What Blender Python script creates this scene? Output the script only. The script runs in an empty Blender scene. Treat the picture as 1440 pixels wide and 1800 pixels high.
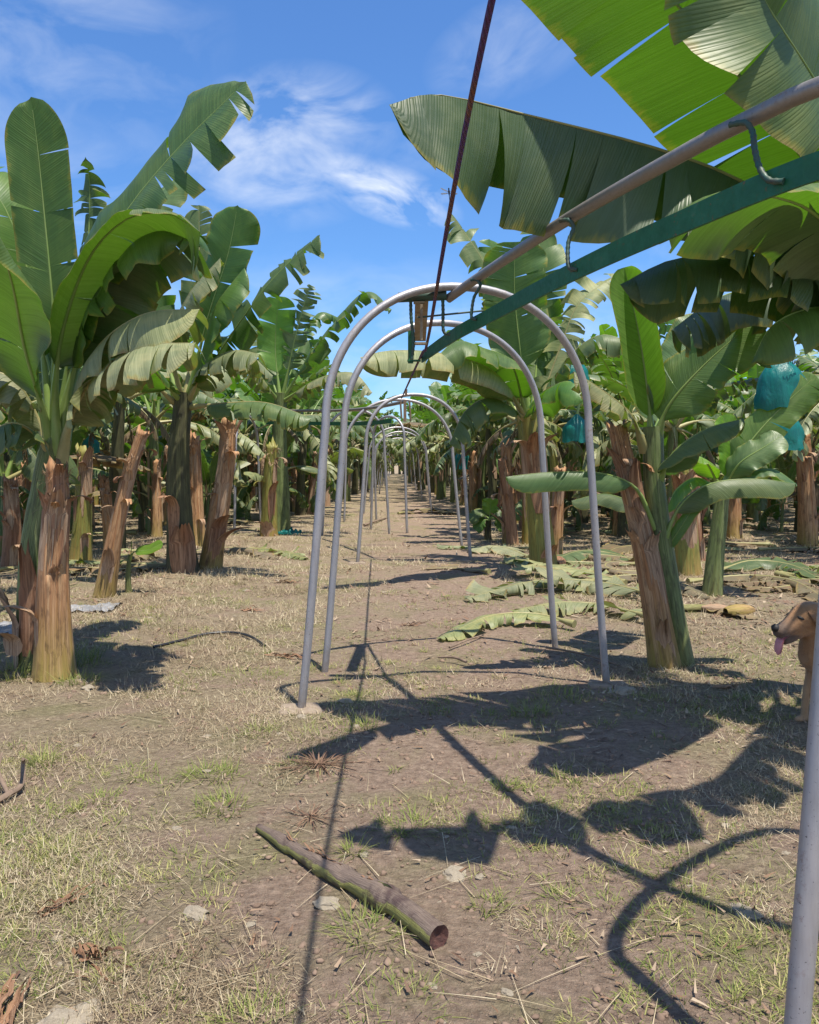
import bpy, bmesh, math, random
import numpy as np
from mathutils import Vector, Matrix, noise as mnoise
C = bpy.context.scene.collection
R = math.radians
# ------------------------------------------------------------------ camera, sky, sun, exposure
FPX, HOR, CH = 1450.0, 812.0, 1.5          # focal length in photo pixels, horizon row, eye height
PITCH = math.atan((900 - HOR) / FPX)
cam_d = bpy.data.cameras.new("camera"); cam = bpy.data.objects.new("camera", cam_d); C.objects.link(cam)
cam.location = (0, 0, CH); cam.rotation_euler = (math.pi / 2 - PITCH, 0, 0)
cam_d.sensor_fit = 'HORIZONTAL'; cam_d.sensor_width = 36; cam_d.lens = 36 * FPX / 1440
cam_d.clip_start = 0.05; cam_d.clip_end = 2000
bpy.context.scene.camera = cam
SUN = Vector((0.50, -0.57, 2.55)).normalized()   # towards the sun
sd = bpy.data.lights.new("sun", 'SUN'); sun = bpy.data.objects.new("sun", sd); C.objects.link(sun)
sd.energy = 4.8; sd.angle = R(0.55); sd.color = (1.0, 0.93, 0.80)
sun.rotation_euler = SUN.to_track_quat('Z', 'Y').to_euler(); sun.location = (4, -4, 20)
vs = bpy.context.scene.view_settings
vs.view_transform = 'Standard'; vs.look = 'None'; vs.gamma = 1; vs.use_curve_mapping = False
vs.exposure = 0.74
bpy.context.scene.cycles.max_bounces = 5
bpy.context.scene.cycles.transparent_max_bounces = 8

def P(px, py, Y):
    "world point seen at photo pixel px,py at the distance Y in front of the camera"
    a, b = (px - 720) / FPX, (900 - py) / FPX
    dy = math.cos(PITCH) + b * math.sin(PITCH); dz = -math.sin(PITCH) + b * math.cos(PITCH)
    k = Y / dy
    return Vector((a * k, Y, CH + dz * k))
def PZ(px, py, z):
    a, b = (px - 720) / FPX, (900 - py) / FPX
    dy = math.cos(PITCH) + b * math.sin(PITCH); dz = -math.sin(PITCH) + b * math.cos(PITCH)
    k = (z - CH) / dz
    return Vector((a * k, dy * k, z))
def G(px, py): return PZ(px, py, 0.0)

# ------------------------------------------------------------------ node helper
class NT:
    def __init__(s, tree): s.t = tree; s.n = tree.nodes; s.l = tree.links
    def node(s, ty, ins=None, **kw):
        nd = s.n.new(ty)
        for k, v in kw.items(): setattr(nd, k, v)
        if ins:
            for k, v in ins.items(): s.put(nd.inputs[k], v)
        return nd
    def put(s, sock, v):
        if isinstance(v, bpy.types.NodeSocket): s.l.new(v, sock)
        else: sock.default_value = v
    def math(s, op, a, b=0.0, clamp=False):
        nd = s.node('ShaderNodeMath', operation=op, use_clamp=clamp); s.put(nd.inputs[0], a); s.put(nd.inputs[1], b); return nd.outputs[0]
    def mix(s, f, a, b, blend='MIX'):
        nd = s.node('ShaderNodeMix', data_type='RGBA', blend_type=blend)
        s.put(nd.inputs[0], f); s.put(nd.inputs[6], a); s.put(nd.inputs[7], b); return nd.outputs[2]
    def rng(s, v, a, b, c=0.0, d=1.0):
        nd = s.node('ShaderNodeMapRange'); 
        for i, q in enumerate((v, a, b, c, d)): s.put(nd.inputs[i], q)
        return nd.outputs[0]
    def noise(s, vec, scale, detail=3.0, rough=0.55, dist=0.0):
        nd = s.node('ShaderNodeTexNoise', {'Scale': scale, 'Detail': detail, 'Roughness': rough, 'Distortion': dist})
        if vec is not None: s.l.new(vec, nd.inputs['Vector'])
        return nd.outputs['Fac']
    def mapping(s, vec, sc=(1, 1, 1), loc=(0, 0, 0), rot=(0, 0, 0)):
        nd = s.node('ShaderNodeMapping', {'Scale': sc, 'Location': loc, 'Rotation': rot}); s.l.new(vec, nd.inputs['Vector']); return nd.outputs[0]
    def ramp(s, f, stops):
        nd = s.node('ShaderNodeValToRGB'); e = nd.color_ramp.elements
        while len(e) < len(stops): e.new(0.5)
        for i, (p, c) in enumerate(stops): e[i].position = p; e[i].color = (*c, 1)
        s.put(nd.inputs[0], f); return nd.outputs[0]
def col(*c): return (c[0], c[1], c[2], 1.0)
def newmat(name):
    m = bpy.data.materials.new(name); m.use_nodes = True; t = NT(m.node_tree); t.n.clear()
    out = t.node('ShaderNodeOutputMaterial'); return m, t, out

# ------------------------------------------------------------------ sky
w = bpy.data.worlds.new("World"); bpy.context.scene.world = w; w.use_nodes = True
t = NT(w.node_tree); t.n.clear()
sky = t.node('ShaderNodeTexSky', sky_type='NISHITA', sun_disc=False)
sky.sun_elevation = math.asin(SUN.z); sky.sun_rotation = math.atan2(SUN.x, SUN.y)
sky.air_density = 1.15; sky.dust_density = 0.35; sky.ozone_density = 2.2; sky.altitude = 300
tc = t.node('ShaderNodeTexCoord').outputs['Generated']
def cloud(px, py, sx, sy, ang, amt, seed):
    "a wisp of cirrus round one direction of the sky"
    d = (P(px, py, 10) - Vector((0, 0, CH))).normalized()
    side = d.cross(Vector((0, 0, 1))).normalized(); up = side.cross(d)
    a, b = side * math.cos(ang) + up * math.sin(ang), -side * math.sin(ang) + up * math.cos(ang)
    def dot(v): 
        nd = t.node('ShaderNodeVectorMath', operation='DOT_PRODUCT'); t.l.new(tc, nd.inputs[0]); nd.inputs[1].default_value = v; return nd.outputs['Value']
    da, db, dd = dot(a), dot(b), dot(d)
    r2 = t.math('ADD', t.math('POWER', t.math('DIVIDE', da, sx), 2), t.math('POWER', t.math('DIVIDE', db, sy), 2))
    body = t.math('MULTIPLY', t.math('SUBTRACT', 1.0, r2, True), t.rng(dd, 0, .2))
    cx = t.node('ShaderNodeCombineXYZ', {0: t.math('MULTIPLY', da, 7), 1: t.math('MULTIPLY', db, 13), 2: seed}).outputs[0]
    nz = t.noise(cx, 1.5, 5, .55, .5)
    return t.math('MULTIPLY', t.math('MULTIPLY', body, t.rng(nz, .42, .78)), amt)
acc = None
for c in ((505, 240, .13, .075, 0.2, 1.25, 1.3), (685, 340, .09, .034, -0.32, 2.0, 4.6), (470, 310, .13, .06, 0.0, .55, 7.7),
          (900, 80, .10, .05, .3, .45, 2.2), (60, 60, .2, .13, .2, .38, 9.9), (760, 270, .1, .03, -.15, .25, 5.5), (650, 610, .5, .11, 0.02, .5, 3.4), (-400, 500, .5, .2, 0.2, .7, 6.4), (1900, 300, .5, .2, 0.2, .7, 8.4)):
    v = cloud(*c); acc = v if acc is None else t.math('ADD', acc, v)
dirs = t.node('ShaderNodeSeparateXYZ', {0: tc})          # unseen bright cloud added behind the viewer to lighten the shade
fill_cloud = t.math('MULTIPLY', t.rng(dirs.outputs[1], -.05, -.45), t.rng(t.noise(t.mapping(tc, (2.2, 2.2, 3.5)), 1.6, 6, .6, .3), .30, .58))
acc = t.math('ADD', acc, t.math('MULTIPLY', fill_cloud, .75))
skyc = t.mix(1.0, sky.outputs[0], col(0.62, .95, 1.36), 'MULTIPLY')
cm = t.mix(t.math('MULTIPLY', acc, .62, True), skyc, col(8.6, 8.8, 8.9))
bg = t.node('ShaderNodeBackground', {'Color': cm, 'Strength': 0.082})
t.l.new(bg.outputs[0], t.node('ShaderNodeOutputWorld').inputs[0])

# ------------------------------------------------------------------ materials
def bump(t, h, strength, dist):
    nd = t.node('ShaderNodeBump', {'Height': h, 'Strength': strength, 'Distance': dist}); return nd.outputs[0]
def leaf_mat(name, top, under, trans, tf=0.34, brown=.3, rough=.42):
    m, t, out = newmat(name)
    uv = t.node('ShaderNodeUVMap').outputs[0]
    sp = t.node('ShaderNodeSeparateXYZ', {0: uv})
    u, v = sp.outputs[0], sp.outputs[1]
    rnd = t.node('ShaderNodeObjectInfo').outputs['Random']
    side = t.math('MULTIPLY', t.math('ABSOLUTE', t.math('SUBTRACT', v, .5)), 2)
    sl = t.math('SUBTRACT', u, t.math('MULTIPLY', side, .09))            # veins run slightly towards the tip
    off = t.math('MULTIPLY', rnd, 37.0)
    veinv = t.node('ShaderNodeCombineXYZ', {0: t.math('MULTIPLY', sl, 85), 1: t.math('MULTIPLY', v, 1.6), 2: off}).outputs[0]
    vein = t.noise(veinv, 1.0, 2.0, .5)
    patchv = t.node('ShaderNodeCombineXYZ', {0: t.math('MULTIPLY', u, 2.6), 1: t.math('MULTIPLY', v, 3.0), 2: off}).outputs[0]
    patch = t.noise(patchv, 1.5, 3.0, .6)
    wv = t.math('MULTIPLY', t.math('SINE', t.math('ADD', t.math('MULTIPLY', sl, 400), t.math('MULTIPLY', vein, 9))), t.rng(patch, .35, .65, .25, 1))
    back = t.node('ShaderNodeNewGeometry').outputs['Backfacing']
    base = t.mix(back, col(*top), col(*under))
    base = t.mix(t.rng(vein, .35, .7), base, t.mix(.5, base, col(.04, .075, .015)), 'MIX')
    base = t.mix(t.math('MULTIPLY', t.rng(patch, .45, .75), .45), base, col(top[0] * 1.9 + .02, top[1] * 1.5 + .02, top[2] * 1.3))
    hs = t.node('ShaderNodeHueSaturation', {'Hue': t.rng(rnd, 0, 1, .485, .512), 'Saturation': t.rng(t.math('FRACT', t.math('MULTIPLY', rnd, 7.3)), 0, 1, .8, 1.08),
                'Value': t.rng(t.math('FRACT', t.math('MULTIPLY', rnd, 13.7)), 0, 1, .78, 1.2), 'Color': base}).outputs[0]
    en = t.noise(t.node('ShaderNodeCombineXYZ', {0: t.math('MULTIPLY', u, 9), 1: t.math('MULTIPLY', v, 2), 2: off}).outputs[0], 2.0, 4, .65)
    edge = t.math('ADD', side, t.math('MULTIPLY', t.math('SUBTRACT', en, .5), .42))
    em = t.rng(edge, 1.0 - .13 * brown, 1.0 + .06)
    ym = t.rng(edge, .93 - .1 * brown, 1.0)
    colr = t.mix(t.math('MULTIPLY', ym, .55), hs, col(.30, .26, .03))
    colr = t.mix(t.math('MULTIPLY', em, min(1, brown * 1.6)), colr, col(.26, .155, .075))
    tc2 = t.mix(t.math('MULTIPLY', em, min(1, brown * 1.4)), t.mix(t.math('MULTIPLY', ym, .4), col(*trans), col(.42, .42, .03)), col(.2, .1, .03))
    tc2 = t.mix(t.rng(vein, .35, .7), tc2, t.mix(.25, tc2, col(.02, .06, .0)))
    nrm = bump(t, t.math('ADD', t.math('MULTIPLY', wv, .5), t.math('MULTIPLY', vein, 1.8)), .34, .0035)
    pr = t.node('ShaderNodeBsdfPrincipled', {'Base Color': colr, 'Roughness': t.rng(patch, .3, .8, rough - .06, rough + .12), 'Normal': nrm, 'Specular IOR Level': .5})
    tr = t.node('ShaderNodeBsdfTranslucent', {'Color': tc2})
    mx = t.node('ShaderNodeMixShader', {0: tf, 1: pr.outputs[0], 2: tr.outputs[0]})
    t.l.new(mx.outputs[0], out.inputs[0]); return m
M = {}
M['leaf'] = leaf_mat('banana leaf', (.085, .165, .042), (.095, .160, .050), (.105, .275, .007), brown=.22)
M['leafdark'] = leaf_mat('banana leaf old', (.100, .150, .060), (.080, .120, .052), (.10, .23, .010), .30, .32, .44)
M['leafnew'] = leaf_mat('banana leaf young', (.12, .26, .030), (.13, .26, .04), (.20, .45, .010), .42, .05, .36)
M['leafpale'] = leaf_mat('banana leaf sun bleached', (.265, .295, .140), (.17, .20, .085), (.20, .30, .03), .30, .5, .48)
M['leafdry'] = leaf_mat('banana leaf dry', (.175, .125, .075), (.15, .105, .065), (.15, .09, .035), .2, .9, .75)
M['leafcut'] = leaf_mat('banana leaf cut', (.25, .26, .14), (.20, .215, .105), (.22, .27, .06), .24, .8, .58)

def simple(name, c, rough=.6, metal=0.0, var=.25, nscale=14, bmp=.2, spec=.5, c2=None, stretch=(1, 1, 1), coord='Object', bdist=.006):
    m, t, out = newmat(name)
    co = t.node('ShaderNodeTexCoord').outputs[coord]
    mp = t.mapping(co, stretch)
    n1 = t.noise(mp, nscale, 5, .65); n2 = t.noise(mp, nscale * .17, 3, .6)
    c2 = c2 or tuple(x * (1 - var) for x in c)
    cc = t.mix(t.rng(n1, .35, .68), col(*c), col(*c2))
    cc = t.mix(t.math('MULTIPLY', t.rng(n2, .4, .7), .4), cc, col(*[min(1, x * (1 + var)) for x in c]))
    pr = t.node('ShaderNodeBsdfPrincipled', {'Base Color': cc, 'Roughness': t.rng(n1, .2, .8, max(.05, rough - .1), min(1, rough + .1)), 'Metallic': metal, 'Specular IOR Level': spec, 'Normal': bump(t, n1, bmp, bdist)})
    t.l.new(pr.outputs[0], out.inputs[0]); return m
M['leafblue'] = leaf_mat('banana leaf bluish', (.058, .098, .052), (.055, .085, .040), (.085, .20, .010), .26, .2, .42)
M['midrib'] = simple('leaf midrib', (.20, .27, .075), .4, c2=(.15, .24, .05), nscale=8, bmp=.1)
M['midribold'] = simple('leaf midrib old', (.30, .27, .12), .5, c2=(.2, .19, .07), nscale=8, bmp=.1)
def stem_mat(name, c_main, c_streak, c_dark, c_base, base_h, dark_amt=.5, rough=.6):
    "banana pseudostem: vertical fibres, dark rot blotches, another tint towards the foot"
    m, t, out = newmat(name)
    uv = t.node('ShaderNodeUVMap').outputs[0]; sp = t.node('ShaderNodeSeparateXYZ', {0: uv}); u, v = sp.outputs[0], sp.outputs[1]
    rnd = t.math('MULTIPLY', t.node('ShaderNodeObjectInfo').outputs['Random'], 53)
    an = t.math('MULTIPLY', u, 6.28318)
    def cyl(r, h): return t.node('ShaderNodeCombineXYZ', {0: t.math('MULTIPLY', t.math('COSINE', an), r), 1: t.math('MULTIPLY', t.math('SINE', an), r), 2: t.math('ADD', t.math('MULTIPLY', v, h), rnd)}).outputs[0]
    fib = t.noise(cyl(9, 1.6), 2.2, 5, .6); st = t.noise(cyl(2.4, .8), 1.6, 4, .6, .3); bl = t.noise(cyl(1.4, 3.2), 1.9, 5, .65, .4)
    c = t.mix(t.rng(st, .38, .62), col(*c_main), col(*c_streak))
    c = t.mix(t.math('MULTIPLY', t.rng(fib, .42, .66), .78), c, col(*[x * .32 for x in c_main]))
    c = t.mix(t.math('MULTIPLY', t.rng(t.math('ADD', v, t.math('ADD', t.math('MULTIPLY', st, 1.1), t.math('MULTIPLY', fib, .5))), base_h + .95, base_h * .6 + .45), .85), c, col(*c_base))
    c = t.mix(t.math('MULTIPLY', t.rng(bl, .68 - .26 * dark_amt, .74), .85), c, col(*c_dark))
    pr = t.node('ShaderNodeBsdfPrincipled', {'Base Color': c, 'Roughness': t.rng(fib, .3, .7, rough - .12, rough + .15), 'Normal': bump(t, t.math('ADD', fib, t.math('MULTIPLY', bl, .5)), .55, .012), 'Specular IOR Level': .35})
    t.l.new(pr.outputs[0], out.inputs[0]); return m
M['stemgreen'] = stem_mat('pseudostem green', (.13, .18, .055), (.20, .24, .10), (.022, .020, .014), (.17, .155, .05), .3, .8, .5)
M['stemdark'] = stem_mat('pseudostem dark', (.075, .075, .036), (.12, .12, .05), (.02, .017, .013), (.10, .07, .045), .2, .75, .6)
M['stemdry'] = stem_mat('pseudostem dry', (.37, .175, .078), (.50, .315, .17), (.060, .030, .019), (.25, .215, .05), .40, .66, .68)
M['stemyel'] = stem_mat('pseudostem yellow', (.27, .23, .05), (.20, .22, .06), (.09, .05, .02), (.30, .17, .06), .25, .4, .55)
M['sheath'] = stem_mat('dry sheath', (.34, .205, .125), (.47, .34, .235), (.10, .05, .032), (.30, .19, .11), .1, .5, .8)
M['sheathred'] = stem_mat('reddish sheath', (.25, .120, .065), (.38, .225, .135), (.05, .026, .02), (.2, .11, .06), .1, .45, .7)
def pipe_mat(name, c, c2, rust):
    m, t, out = newmat(name); co = t.node('ShaderNodeTexCoord').outputs['Object']
    n1 = t.noise(co, 26, 5, .7); n2 = t.noise(co, 3.1, 4, .6); n3 = t.noise(co, 120, 2, .6); uvz = t.noise(t.mapping(co, (30, 30, 2.2)), 2.0, 4, .65)
    cc = t.mix(t.rng(n2, .35, .65), col(*c), col(*c2)); cc = t.mix(t.math('MULTIPLY', t.rng(uvz, .4, .7), .35), cc, col(*[x * .6 for x in c]))
    ru = t.math('MULTIPLY', t.math('MULTIPLY', t.rng(n1, .56, .68), t.rng(n2, .42, .62)), rust)
    cc = t.mix(ru, cc, col(.16, .075, .035)); cc = t.mix(t.math('MULTIPLY', t.rng(n3, .66, .72), .75), cc, col(.06, .055, .055))
    z = t.node('ShaderNodeSeparateXYZ', {0: co}).outputs[2]
    cc = t.mix(t.math('MULTIPLY', t.rng(t.math('ADD', z, t.math('MULTIPLY', n1, .3)), .34, .12), .7), cc, col(.21, .165, .13))       # mud splashed on the foot
    pr = t.node('ShaderNodeBsdfPrincipled', {'Base Color': cc, 'Metallic': t.math('SUBTRACT', .5, t.math('MULTIPLY', ru, .5)), 'Roughness': t.rng(n1, .3, .7, .36, .6), 'Normal': bump(t, n1, .12, .004)})
    t.l.new(pr.outputs[0], out.inputs[0]); return m
M['pipe'] = pipe_mat('galvanised pipe', (.33, .33, .365), (.42, .40, .41), .55)
M['piperust'] = pipe_mat('weathered pipe', (.30, .318, .34), (.37, .38, .395), .75)
m, t, out = newmat('green painted steel'); M['green'] = m
co = t.node('ShaderNodeTexCoord').outputs['Object']; g1 = t.noise(co, 9, 5, .7); g2 = t.noise(co, 45, 4, .7)
gc = t.mix(t.rng(g1, .35, .65), col(.004, .085, .032), col(.012, .125, .055)); chip = t.math('MULTIPLY', t.rng(g2, .60, .66), t.rng(g1, .45, .6))
gc = t.mix(chip, gc, col(.15, .07, .035)); gc = t.mix(t.math('MULTIPLY', t.rng(g1, .6, .8), .3), gc, col(.2, .22, .19))
t.l.new(t.node('ShaderNodeBsdfPrincipled', {'Base Color': gc, 'Roughness': t.rng(g2, .3, .7, .45, .7), 'Normal': bump(t, g2, .15, .003)}).outputs[0], out.inputs[0])
M['rustedge'] = simple('rust edge', (.26, .12, .05), .8, 0, nscale=40, bmp=.2)
M['rebar'] = simple('green painted rebar', (.022, .075, .058), .55, .1, var=.4, nscale=30, c2=(.06, .055, .04))
M['plate'] = simple('rusty hanger plate', (.30, .26, .19), .7, .1, c2=(.17, .11, .06), nscale=20)
M['concrete'] = simple('concrete footing', (.24, .19, .145), .9, 0, c2=(.17, .125, .09), nscale=25, bmp=.6, bdist=.015)
M['stone'] = simple('pale stone', (.29, .25, .19), .9, 0, c2=(.19, .155, .115), nscale=18, bmp=.5, bdist=.01)
M['hose'] = simple('black hose', (.018, .018, .02), .45, 0)
M['plastic'] = simple('grey plastic sheet', (.22, .22, .23), .6, 0, c2=(.13, .13, .13), nscale=9)
M['bark'] = simple('dead wood', (.20, .14, .10), .85, 0, c2=(.10, .07, .05), nscale=20, stretch=(1, 1, .3), bmp=.6, bdist=.01)
M['flesh'] = simple('cut end', (.10, .04, .03), .8, 0, nscale=60, bmp=.8, c2=(.03, .012, .012), bdist=.01)
M['loggreen'] = stem_mat('fallen stem green', (.21, .21, .07), (.25, .22, .09), (.10, .06, .04), (.21, .21, .07), .0, .3, .55)
m, t, out = newmat('fallen stem'); M['logstem'] = m      # purplish rind, yellow green along the flank that lay lowest
co = t.node('ShaderNodeTexCoord'); on = t.node('ShaderNodeSeparateXYZ', {0: co.outputs['Normal']}); uvq = t.node('ShaderNodeSeparateXYZ', {0: t.node('ShaderNodeUVMap').outputs[0]})
lw = t.noise(co.outputs['Object'], 9, 5, .65); lf = t.noise(t.node('ShaderNodeCombineXYZ', {0: t.math('MULTIPLY', uvq.outputs[0], 40), 1: t.math('MULTIPLY', uvq.outputs[1], 9), 2: 0.0}).outputs[0], 1.5, 5, .65)
rind = t.mix(t.rng(lf, .3, .7), col(.075, .052, .040), col(.20, .150, .118)); flank = t.mix(t.rng(lf, .3, .7), col(.15, .145, .035), col(.27, .26, .085))
gm = t.rng(t.math('ADD', t.math('SUBTRACT', t.math('MULTIPLY', on.outputs[0], -.6), t.math('MULTIPLY', on.outputs[2], .75)), t.math('MULTIPLY', lw, .9)), .50, .60)
lc = t.mix(t.math('MULTIPLY', t.rng(lw, .52, .62), .85), t.mix(gm, rind, flank), col(.055, .032, .028))
t.l.new(t.node('ShaderNodeBsdfPrincipled', {'Base Color': lc, 'Roughness': .55, 'Normal': bump(t, t.math('ADD', lf, lw), .6, .008)}).outputs[0], out.inputs[0])
m, t, out = newmat('bunch bag plastic'); M['bag'] = m
nb = t.noise(t.mapping(t.node('ShaderNodeTexCoord').outputs['Object'], (1.6, 1.6, .5)), 9, 5, .65, .6)
pr = t.node('ShaderNodeBsdfPrincipled', {'Base Color': t.mix(t.rng(nb, .35, .65), col(.015, .16, .165), col(.015, .23, .20)), 'Roughness': .32, 'Normal': bump(t, nb, .6, .03)})
tr = t.node('ShaderNodeBsdfTranslucent', {'Color': col(.01, .30, .29)})
t.l.new(t.node('ShaderNodeMixShader', {0: .4, 1: pr.outputs[0], 2: tr.outputs[0]}).outputs[0], out.inputs[0])
M['ink'] = simple('marker ink', (.01, .015, .03), .6, 0)
m, t, out = newmat('rope'); M['rope'] = m
uvn = t.node('ShaderNodeUVMap').outputs[0]; sp = t.node('ShaderNodeSeparateXYZ', {0: uvn})
ang = t.math('ADD', t.math('MULTIPLY', sp.outputs[0], 18.85), t.math('MULTIPLY', sp.outputs[1], 150))
strand = t.math('SINE', ang)
seg = t.noise(t.node('ShaderNodeCombineXYZ', {0: 0.0, 1: sp.outputs[1], 2: 3.3}).outputs[0], 1.9, 2, .5)
rc = t.mix(t.rng(seg, .47, .53), col(.085, .030, .15), col(.16, .065, .055))
rc = t.mix(t.rng(strand, -.6, .6, 0, .55), rc, col(.03, .015, .045))
t.l.new(t.node('ShaderNodeBsdfPrincipled', {'Base Color': rc, 'Roughness': .75, 'Normal': bump(t, strand, .8, .004)}).outputs[0], out.inputs[0])

# ground
m, t, out = newmat('ground soil and dry grass'); M['ground'] = m
co = t.node('ShaderNodeTexCoord').outputs['Object']
n_big = t.noise(co, .55, 4, .6); n_mid = t.noise(co, 2.6, 5, .62, .3); n_fine = t.noise(co, 24, 6, .7); n_vf = t.noise(co, 110, 3, .7)
n_str = t.noise(t.mapping(co, (1, 1.5, 1), rot=(0, 0, .5)), 26, 7, .75, 1.2)
soil = t.mix(t.rng(n_fine, .3, .7), col(.17, .115, .085), col(.42, .31, .235))
soil = t.mix(t.rng(n_vf, .55, .75), soil, col(.36, .30, .235))
straw = t.mix(t.rng(n_str, .35, .7), col(.165, .122, .08), col(.44, .36, .245))
grn = t.mix(t.rng(n_str, .3, .7), col(.10, .115, .04), col(.24, .24, .10))
sx_ = t.node('ShaderNodeSeparateXYZ', {0: co}).outputs[0]
worn = t.rng(t.math('ABSOLUTE', t.math('SUBTRACT', sx_, .5)), .35, 1.4, .18, 0.0)      # bare trodden strip down the path
c1 = t.mix(t.rng(t.math('SUBTRACT', n_mid, worn), .36, .50), soil, straw)
c1 = t.mix(t.math('MULTIPLY', t.rng(t.noise(co, 1.3, 5, .65, .4), .52, .64), .42), c1, grn)
c1 = t.mix(t.math('MULTIPLY', t.rng(n_big, .5, .7), .35), c1, straw)
hh = t.math('ADD', t.math('ADD', t.math('MULTIPLY', n_fine, .6), t.math('MULTIPLY', n_str, .5)), t.math('MULTIPLY', n_vf, .25))
t.l.new(t.node('ShaderNodeBsdfPrincipled', {'Base Color': c1, 'Roughness': .95, 'Specular IOR Level': .15, 'Normal': bump(t, hh, 1.0, .06)}).outputs[0], out.inputs[0])
def blade_mat(name, stops, tf=.25):
    m, t, out = newmat(name)
    u = t.node('ShaderNodeSeparateXYZ', {0: t.node('ShaderNodeUVMap').outputs[0]}).outputs[0]
    c = t.ramp(u, stops)
    pr = t.node('ShaderNodeBsdfPrincipled', {'Base Color': c, 'Roughness': .65, 'Specular IOR Level': .3})
    t.l.new(t.node('ShaderNodeMixShader', {0: tf, 1: pr.outputs[0], 2: t.node('ShaderNodeBsdfTranslucent', {'Color': c}).outputs[0]}).outputs[0], out.inputs[0]); return m
M['straw'] = blade_mat('straw blades', [(0, (.15, .10, .065)), (.3, (.31, .235, .15)), (.6, (.44, .36, .235)), (.85, (.60, .52, .37)), (1, (.29, .28, .12))])
M['grass'] = blade_mat('grass blades', [(0, (.12, .165, .035)), (.45, (.23, .265, .07)), (.75, (.36, .355, .13)), (1, (.52, .45, .21))], .35)
M['litter'] = blade_mat('leaf litter', [(0, (.09, .05, .035)), (.4, (.20, .12, .075)), (.7, (.30, .21, .14)), (1, (.40, .32, .23))], .12)
M['clod'] = simple('soil clods', (.23, .165, .125), .95, 0, c2=(.13, .09, .068), nscale=7, bmp=.5, spec=.1)
# dog
m, t, out = newmat('tan dog fur'); M['fur'] = m
co = t.node('ShaderNodeTexCoord').outputs['Object']; so = t.node('ShaderNodeSeparateXYZ', {0: co})
fz = t.noise(t.mapping(co, (14, 40, 40)), 4, 6, .75)
fc = t.mix(t.rng(fz, .3, .7), col(.33, .175, .075), col(.21, .10, .040))
jaw = t.math('MULTIPLY', t.rng(so.outputs[0], -.10, -.15), t.rng(so.outputs[2], .552, .538))
muz = t.math('MULTIPLY', t.rng(t.math('ADD', so.outputs[0], t.math('MULTIPLY', fz, .03)), -.125, -.215), t.rng(so.outputs[2], .45, .5))
fc = t.mix(t.math('MULTIPLY', t.math('MAXIMUM', muz, jaw), .85), fc, col(.05, .035, .03))
fc = t.mix(t.math('MULTIPLY', t.rng(so.outputs[2], .45, .2), .35), fc, col(.50, .36, .22))
t.l.new(t.node('ShaderNodeBsdfPrincipled', {'Base Color': fc, 'Roughness': .75, 'Normal': bump(t, fz, .5, .006), 'Sheen Weight': .2}).outputs[0], out.inputs[0])
M['furdark'] = simple('dark ear fur', (.20, .10, .045), .8, 0, nscale=60)
M['tongue'] = simple('tongue', (.55, .22, .25), .4, 0, nscale=30, var=.15)
M['nose'] = simple('dog nose', (.015, .013, .013), .6, 0)
M['wing'] = simple('insect wing', (.22, .24, .28), .3, 0)

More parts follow.
